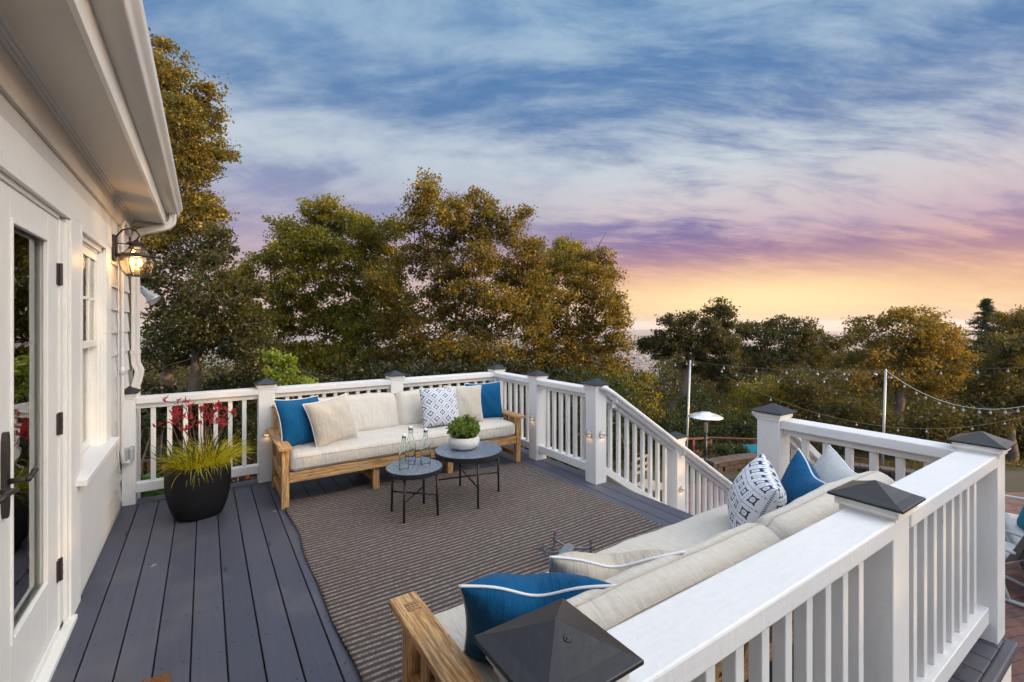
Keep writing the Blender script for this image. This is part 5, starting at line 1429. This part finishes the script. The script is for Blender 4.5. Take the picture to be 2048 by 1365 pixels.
def leaves_from(cl, per, clump, size, rng, flat=.6, aspect=.62, bias=(0, 0, .25)):
    n_ = len(cl)*per
    sz = rng.uniform(.55, 1.35, len(cl))
    c = np.repeat(cl, per, 0); sc = np.repeat(sz, per)[:, None]
    off = np.clip(rng.normal(size=(n_, 3)), -1.7, 1.7)*np.array([1, 1, flat])*clump*.42*sc
    return leaf_cloud(c+off, bias, size, .4, aspect, rng)
def limb(mb, a, b, r0, r1, rng, bend=.12, n_=6):
    a, b = Vector(a), Vector(b); L = (b-a).length; pts = []; w1 = Vector(rng.normal(size=3))*bend*L
    for i in range(n_+1):
        t = i/n_; p = a.lerp(b, t)+w1*math.sin(math.pi*t)*.6+Vector(rng.normal(size=3))*.02*L*math.sin(math.pi*t); pts.append(p)
    mb.tube(pts, [r0+(r1-r0)*(i/n_)**.8 for i in range(n_+1)], 6, cap=False); return pts
def tree(name, label, cat, Z, base, fork, lobes, leaf, dens=1.0, per=34, clump=.42, size=.085, r0=.20, seed=0, group='trees on the slope beyond the deck', depth=1.0, hollow=.35, lean=0, aspect=.55, zj=.8, bare=0):
    rng = np.random.default_rng(seed); b0 = at(base[0], base[1], Z); bz = hz1(b0.x, b0.y)
    t_ = thing(name, label, cat, (b0.x, b0.y, bz), 0, group)
    cl, tips = crown_points(lobes, Z, dens, rng, depth, clump, hollow, zj)
    V = leaves_from(cl, int(per*2.1), clump, size*1.12, rng, aspect=aspect+.1)
    o_ = quads('crown', V, leaf); part(o_, t_)
    mb = MB(); f_ = at(fork[0], fork[1], Z); st = Vector((b0.x, b0.y, bz-.3))
    trunk = limb(mb, st, f_, r0, r0*.62, rng, .05, 7)
    nodes = [(f_, r0*.55)]
    for c, tp in sorted(tips, key=lambda q: (q[0]-f_).length):
        nb_ = min(nodes, key=lambda q: (q[0]-c).length+.25*(q[0]-f_).length); rr0 = max(nb_[1]*.68, .016)
        pts = limb(mb, nb_[0], c, rr0, rr0*.5, rng, .10, 6); nodes.append((pts[3], rr0*.75)); nodes.append((c, rr0*.55))
        for q in tp: limb(mb, c, q, rr0*.4, .006, rng, .14, 4)
    for k in range(bare):
        nd = nodes[rng.integers(0, len(nodes))][0]; limb(mb, nd, nd+Vector(rng.normal(size=3))*.6, .03, .006, rng, .2, 6)
    part(mb.build('trunk', M['bark'], smooth=True), t_)
    return t_
TG = 'trees on the slope beyond the deck'
tree('oak_tree', 'tall oak coloured sunlit gold rising above the eave at far left', 'tree', 13.0, (330, 900), (340, 640),
     [(330,118,30,40),(405,175,26,24),(412,235,20,26),(416,285,26,22),(352,165,42,38),(330,200,60,50),(385,215,34,30),(375,270,52,48),(405,300,34,38),(330,300,60,60),(380,350,55,38),(395,325,44,30),(340,400,70,50),(412,410,32,20),(390,455,48,30),(330,480,60,40)],
     M['oak'], dens=1.25, per=40, clump=.36, size=.075, r0=.22, seed=1, bare=6)
tree('oak_tree', 'leafy oak coloured shade dark with pale twisted branches beside the wall lantern', 'tree', 12.0, (400, 900), (395, 690),
     [(365,505,60,32),(415,495,36,24),(440,470,18,16),(350,560,70,40),(420,590,60,36),(330,620,70,50),(455,565,34,26),(400,650,70,40),(480,610,44,34),(330,690,80,45),(440,690,60,40),(505,650,44,38),(500,580,26,20),(520,700,50,40),(450,530,18,14)],
     M['oak_dark'], dens=1.0, per=36, clump=.34, size=.075, r0=.20, seed=21, bare=12)  # lower crown of the golden oak split off; leaf colour carries its shade
tree('bay_tree', 'light green and gold bushy tree between the two tall oaks', 'tree', 17.5, (690, 900), (685, 690),
     [(575,455,26,22),(600,480,30,22),(535,515,36,28),(515,545,22,20),(655,425,40,26),(640,450,44,30),(700,445,46,28),(750,470,36,34),(735,500,40,30),(650,500,50,34),(700,520,56,36),(590,540,46,30),(560,590,50,34),(640,570,56,36),(700,590,54,40),(750,560,36,40),(600,640,60,36),(670,650,66,40),(540,650,44,40),(740,650,50,40),(560,710,60,34),(650,715,70,34),(720,715,56,34),(500,575,34,28),(495,640,44,34),(470,560,26,24),(610,500,40,34),(795,470,22,26),(775,520,26,30),(780,580,30,40),(785,650,36,40)],
     M['lightleaf'], dens=1.4, per=42, clump=.40, size=.085, r0=.22, seed=2, bare=3)
tree('oak_tree', 'large spreading oak with leaves coloured sunlit gold in the middle of the view', 'tree', 16.0, (872, 900), (868, 690),
     [(862,385,30,20),(850,415,38,26),(835,450,34,26),(895,405,34,22),(905,440,44,30),(952,400,24,20),(968,425,36,26),(925,470,44,30),(980,465,44,32),(1020,450,26,24),(1045,440,14,18),(1040,490,30,30),(870,490,44,28),(825,510,34,26),(795,540,30,28),(880,545,50,32),(950,520,50,34),(1000,540,48,34),(940,575,52,34),(990,600,50,34),(860,600,46,32),(795,600,36,30),(765,640,36,34),(830,655,50,34),(910,640,54,36),(980,660,54,36),(1040,570,34,36),(1050,630,40,36),(800,705,60,30),(900,705,70,34),(990,715,60,30),(1062,535,34,34),(1075,500,22,22),(1090,600,34,34),(1065,585,32,30),(1070,650,40,34),(770,560,28,30)],
     M['oak'], dens=1.4, per=36, clump=.38, size=.080, r0=.26, seed=3, bare=10)
tree('oak_tree', 'broad golden oak leaning towards the bay at the right end of the tall trees', 'tree', 18.5, (1130, 900), (1120, 720),
     [(1110,530,44,30),(1085,560,36,34),(1160,520,34,28),(1205,520,24,22),(1222,550,26,26),(1180,560,46,32),(1130,590,50,34),(1200,600,42,32),(1235,610,22,20),(1250,640,18,20),(1215,650,40,30),(1160,650,50,34),(1095,640,46,34),(1110,700,60,34),(1180,700,56,32),(1230,690,26,22),(1060,700,50,34),(1225,735,30,24),(1140,745,70,26)],
     M['oak'], dens=1.3, per=40, clump=.42, size=.085, r0=.24, seed=4, bare=4)
tree('bay_tree', 'small green treetop rising behind the broad golden oak', 'tree', 23.0, (1135, 900), (1135, 620),
     [(1135,490,30,18),(1112,505,22,16),(1150,510,30,22),(1125,530,36,24),(1160,540,26,26)], M['lightleaf'], dens=1.3, per=44, clump=.42, size=.10, r0=.16, seed=5)
tree('oak_tree', 'dark forked oak with ivy on its trunk standing left of the sunset gap', 'tree', 19.0, (1325, 880), (1385, 720),
     [(1438,618,22,16),(1440,640,32,20),(1410,655,26,22),(1375,640,20,14),(1360,660,32,18),(1340,640,14,12),(1322,680,30,16),(1292,690,20,11),(1345,690,36,20),(1400,690,36,26),(1440,680,30,28),(1452,715,20,30),(1420,735,30,28),(1385,725,30,18),(1445,760,22,30),(1320,705,30,14)],
     M['oak_dark'], dens=1.45, per=40, clump=.34, size=.080, r0=.20, seed=6, zj=.5, bare=3)
tree('oak_tree', 'rounded green oak right of the dark forked oak', 'tree', 29.0, (1560, 900), (1560, 730),
     [(1485,655,22,16),(1510,660,30,18),(1545,645,34,16),(1580,655,34,18),(1560,675,50,20),(1500,690,40,22),(1610,680,30,16),(1640,672,16,12),(1650,690,32,14),(1590,705,50,22),(1530,720,50,24),(1640,715,36,20),(1480,725,26,24)],
     M['oak_dark'], dens=1.2, per=40, clump=.55, size=.115, r0=.22, seed=7)
tree('oak_tree', 'wide domed oak with dense crown under the brightest sunset sky', 'tree', 24.0, (1790, 930), (1795, 760),
     [(1815,630,32,14),(1775,638,34,16),(1745,655,36,20),(1850,645,36,16),(1885,660,30,18),(1815,660,50,22),(1720,680,28,20),(1780,690,56,24),(1850,690,56,26),(1910,685,26,24),(1740,710,44,24),(1820,725,60,26),(1900,725,46,26),(1700,720,26,20),(1760,750,60,26),(1850,765,60,26),(1920,770,36,30),(1690,760,30,24)],
     M['oak'], dens=1.15, per=40, clump=.50, size=.10, r0=.28, seed=8, bare=8)
def conifer(label, px, ptop, pbot, rpx, Z, seed):
    rng = np.random.default_rng(seed); top = at(px, ptop, Z); bot = at(px, pbot, Z); s_ = Z/FPX
    t_ = thing('conifer_tree', label, 'tree', (bot.x, bot.y, hz1(bot.x, bot.y)), 0, TG)
    pts = []; mb = MB(); base = Vector((bot.x, bot.y, hz1(bot.x, bot.y))); mb.tube([base, top], [.22, .03], 6)
    H_ = top.z-bot.z
    for i in range(150):
        f = (i+rng.uniform(0, 1))/150; z = top.z-H_*f; R_ = max(.12, rpx*s_*(.04+f*1.15)*rng.uniform(.45, 1.15))
        a = rng.uniform(0, 6.28); c = np.array([top.x, top.y, z]); e = c+np.array([math.cos(a)*R_, math.sin(a)*R_, R_*rng.uniform(-.18, .30)])
        mb.tube([Vector(c), Vector(e)], [.03, .008], 4, cap=False)
        for q in np.linspace(.2, 1, max(3, int(R_/.22))): pts.append(c*(1-q)+e*q)
    cl = np.array(pts); part(quads('crown', leaves_from(cl, 30, .24, .13, rng, flat=.4, aspect=.30), M['conifer']), t_)
    part(mb.build('trunk', M['bark'], smooth=True), t_)
conifer('pointed dark conifer on the skyline between the domed oak and the right edge', 1972, 600, 760, 62, 33.0, 9)
tree('oak_tree', 'round topped tree at the right edge beside the conifer', 'tree', 36.0, (2035, 900), (2030, 720),
     [(2020,640,26,16),(2055,635,30,18),(2080,660,40,26),(2035,670,40,26),(2000,690,30,22),(2060,710,50,30)], M['oak'], dens=1.3, per=40, clump=.6, size=.13, r0=.25, seed=10)
tree('oak_tree', 'near dark oak with low gnarled branches at the right edge', 'tree', 15.5, (2020, 960), (2010, 830),
     [(1975,700,24,16),(2015,690,40,20),(2060,695,44,28),(2000,730,40,22),(2045,745,50,30),(1975,755,24,20),(2010,785,40,24),(2065,800,44,36),(1985,810,30,24),(2040,850,44,34),(1990,860,34,24),(2080,880,40,40)],
     M['oak_dark'], dens=1.0, per=36, clump=.38, size=.085, r0=.22, seed=11, bare=6)
tree('maple_tree', 'small yellow green maple just beyond the railing behind the far sofa', 'tree', 10.0, (590, 860), (585, 790),
     [(545,712,14,9),(556,726,18,10),(578,722,10,8),(585,745,12,8),(545,745,10,8),(560,752,14,8),(600,764,14,7),(622,768,8,6),(575,765,10,6)],
     M['maple'], dens=.5, per=15, clump=.14, size=.050, r0=.04, seed=12, aspect=.8, zj=.15, hollow=.2)
def bush(label, Z, lobes, leaf, seed, per=36, clump=.36, size=.075, dens=1.1, name='shrub', cat='shrub', group='shrubs on the slope', zj=.5):
    rng = np.random.default_rng(seed); c0 = at(lobes[0][0], lobes[0][1], Z); t_ = thing(name, label, cat, (c0.x, c0.y, hz1(c0.x, c0.y)), 0, group)
    cl, tips = crown_points(lobes, Z, dens, rng, 1.0, clump, .3, zj)
    part(quads('foliage', leaves_from(cl, int(per*1.3), clump, size*1.25, rng), leaf), t_)
    mb = MB()
    for c, tp in tips:
        limb(mb, (c.x, c.y, hz1(c.x, c.y)-.1), c, .035, .015, rng, .08, 5)
        for q in tp: limb(mb, c, q, .012, .004, rng, .15, 4)
    part(mb.build('stem', M['bark'], smooth=True), t_)
bush('bright green bush on the hillside above the patio heater', 20, [(1500,790,40,24),(1540,775,36,22),(1570,800,40,26),(1480,830,44,26),(1530,840,50,28)], M['lightleaf'], 41)
bush('grey green scrub on the bank behind the heater and fence', 17, [(1400,820,44,30),(1450,850,50,30),(1380,860,40,30),(1340,850,40,28),(1500,860,40,26)], M['shrub'], 42)
bush('dark scrub under the domed oak behind the right light pole', 19, [(1640,800,50,34),(1700,830,56,36),(1620,860,50,34),(1760,850,50,34),(1690,880,56,30),(1600,770,36,26),(1560,860,40,30)], M['oak_dark'], 43, dens=1.3)
bush('shadowy thicket on the bank at far right below the near oak', 15, [(1830,830,54,34),(1900,850,54,36),(1850,890,56,34),(1940,900,40,34),(1960,840,34,30)], M['oak_dark'], 44, dens=1.25)
bush('golden green shrub just right of the broad golden oak below the bay view', 17, [(1250,770,30,22),(1280,790,34,24),(1240,810,40,26),(1300,760,22,12),(1290,825,36,26),(1225,760,30,22)], M['lightleaf'], 45)
bush('sunlit shrub beside the post at the head of the stairs', 12.5, [(1160,760,30,20),(1210,775,30,22),(1250,800,26,22),(1190,810,34,26),(1240,850,34,30)], M['shrub'], 46)
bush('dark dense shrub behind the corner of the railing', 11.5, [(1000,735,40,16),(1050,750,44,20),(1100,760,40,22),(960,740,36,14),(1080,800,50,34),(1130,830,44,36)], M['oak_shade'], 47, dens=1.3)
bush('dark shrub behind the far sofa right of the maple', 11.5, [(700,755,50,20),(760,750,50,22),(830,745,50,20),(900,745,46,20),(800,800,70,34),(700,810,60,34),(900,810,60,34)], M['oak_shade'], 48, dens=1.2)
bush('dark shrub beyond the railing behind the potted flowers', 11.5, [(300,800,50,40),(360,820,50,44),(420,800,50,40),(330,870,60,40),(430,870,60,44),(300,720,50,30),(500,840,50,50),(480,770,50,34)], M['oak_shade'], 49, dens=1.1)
bush('low green leafy plants below the gap beside the downspout', 8.2, [(300,1000,30,14),(330,1005,24,12),(285,985,16,10)], M['paw_leaf'], 50, per=60, clump=.14, size=.16, dens=1.6, zj=.1)
bush('ground hugging dark ivy behind the retaining wall', 12.4, [(1440,905,30,10),(1475,908,30,9),(1410,915,20,8),(1500,912,20,8)], M['shrub'], 51, per=30, clump=.16, size=.05, zj=.3)
# oaks added out of frame, right, to shade deck and house from the sun
for i, (rt_, dd_, wd, hh) in enumerate(((11.5, 3.4, 2.4, 6.3), (12.3, 0.0, 2.5, 6.8), (11.6, -3.6, 2.5, 6.6), (12.5, -7.2, 2.4, 6.2))):
    c = Vector((rt_*RT[0]+dd_*FW[0], rt_*RT[1]+dd_*FW[1], 0)); rng = np.random.default_rng(60+i)
    t_ = thing('oak_tree', ['oak', 'second oak', 'third oak', 'fourth oak'][i]+' added out of view beyond the patio to shade the deck', 'tree', (c.x, c.y, hz1(c.x, c.y)), 0, TG)
    zb = hz1(c.x, c.y); n_ = 520; u = rng.normal(size=(n_, 3)); u /= np.linalg.norm(u, axis=1)[:, None]; u *= (.3+.7*rng.uniform(size=n_)**.5)[:, None]
    ctr = np.array([c.x, c.y, (zb+.6+hh)/2]); cl = ctr+u*np.array([wd, wd, (hh-zb-.6)/2])
    part(quads('crown', leaves_from(cl, 38, .6, .14, rng), M['oak_dark']), t_)
    mb = MB(); limb(mb, (c.x, c.y, zb-.3), (c.x, c.y, ctr[2]), .25, .12, rng); part(mb.build('trunk', M['bark'], smooth=True), t_)
# understory: thicket and scrub nobody could count
rng = np.random.default_rng(77)
n_ = 20000
d_ = rng.uniform(13, 60, n_)**1.0; lat = rng.uniform(-1.2, 2.1, n_)*d_
x = d_*FW[0]+lat*RT[0]; y = d_*FW[1]+lat*RT[1]; z = hz(x, y)
hgt = 1.0+1.0*np.sin(x*.5+1)*np.sin(y*.43)+1.1*smoothstep(18, 30, d_)
hgt = np.clip(hgt, .25, 4)
belt = d_ > 24
tp = 1.56-(700-646+14*np.sin(lat/d_*17)+10*np.sin(lat/d_*41+2)+rng.uniform(0, 30, n_))/922*d_
tp = np.where(np.abs(lat/d_-.272) < .042, 1.56-(752-646)/922*d_, tp)
hgt = np.where(belt, np.maximum(tp-z, .3), hgt)
keep = ~((lat/d_ > .27) & (d_ < 15.5)); 
cl = np.stack([x, y, z+hgt*rng.uniform(.05, 1, n_)], 1)[keep]; dk = d_[keep]
near = cl[dk < 30]; far_ = cl[dk >= 30]
V = np.vstack([leaves_from(near, 26, .62, .12, rng), leaves_from(far_, 20, 1.1, .24, rng)])
tag(quads('undergrowth', V, M['oak_dark']), 'dense scrub and undergrowth covering the slope between the trees', 'undergrowth', kind='stuff')
# dark thicket close behind the back railing
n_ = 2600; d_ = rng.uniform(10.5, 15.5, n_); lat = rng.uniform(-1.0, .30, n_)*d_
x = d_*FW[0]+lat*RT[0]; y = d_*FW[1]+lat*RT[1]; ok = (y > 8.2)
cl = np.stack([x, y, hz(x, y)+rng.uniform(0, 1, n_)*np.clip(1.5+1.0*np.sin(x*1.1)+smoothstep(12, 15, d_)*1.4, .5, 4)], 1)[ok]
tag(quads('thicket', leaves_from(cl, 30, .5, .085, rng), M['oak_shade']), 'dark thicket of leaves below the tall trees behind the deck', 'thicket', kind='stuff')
# far wooded hillside falling towards the plain
n_ = 2600; d_ = np.exp(rng.uniform(math.log(60), math.log(620), n_)); lat = rng.uniform(-1.2, 1.3, n_)*d_
x = d_*FW[0]+lat*RT[0]; y = d_*FW[1]+lat*RT[1]
c3 = np.repeat(np.stack([x, y, hz(x, y)+2.0], 1), 26, 0); dd = np.repeat(d_, 26); s_ = (.9+dd*.008)[:, None]
c3 = c3+rng.normal(size=c3.shape)*np.array([1, 1, .8])*s_*1.5
V = leaf_cloud(c3, (0, 0, .4), 1.0, .4, .8, rng); V = V.reshape(-1, 4, 3); ctr = V[:, :1]; V = ctr+(V-ctr)*(.5+dd[:, None, None]*.006); 
tag(quads('far_wood', V.reshape(-1, 3), M['shrub']), 'far wooded hillside falling away towards the plain', 'wood', kind='stuff')
# dry grass on the bank and lawn
n_ = 26000; d_ = rng.uniform(9.5, 17, n_); lat = rng.uniform(.1, 1.15, n_)*d_; x = d_*FW[0]+lat*RT[0]; y = d_*FW[1]+lat*RT[1]
M['grass'] = leafmat('dry_grass', (.05, .055, .015), (.09, .085, .025), (.14, .12, .04), .3, .8)
V = leaf_cloud(np.stack([x, y, hz(x, y)-.02], 1), (0, 0, 3.0), .13, .5, .10, rng)
tag(quads('grass', V, M['grass']), 'short dry grass on the ground around the patio', 'grass', kind='stuff')
# evening haze
hzm = bpy.data.materials.new('evening_haze'); hzm.use_nodes = True; t = NT(hzm.node_tree); t.n.clear()
pv = t.add('ShaderNodeVolumePrincipled', {'Color': (.93, .86, .84, 1), 'Density': 1.1e-4, 'Anisotropy': .2}); o_ = t.add('ShaderNodeOutputMaterial'); t.l.new(pv.outputs[0], o_.inputs['Volume'])
USE_HAZE = True
if USE_HAZE:
    mb = MB(); mb.box(-9000, 13500, -9000, 13500, -184.5, 30); o = mb.build('haze', hzm); tag(o, kind='stuff')
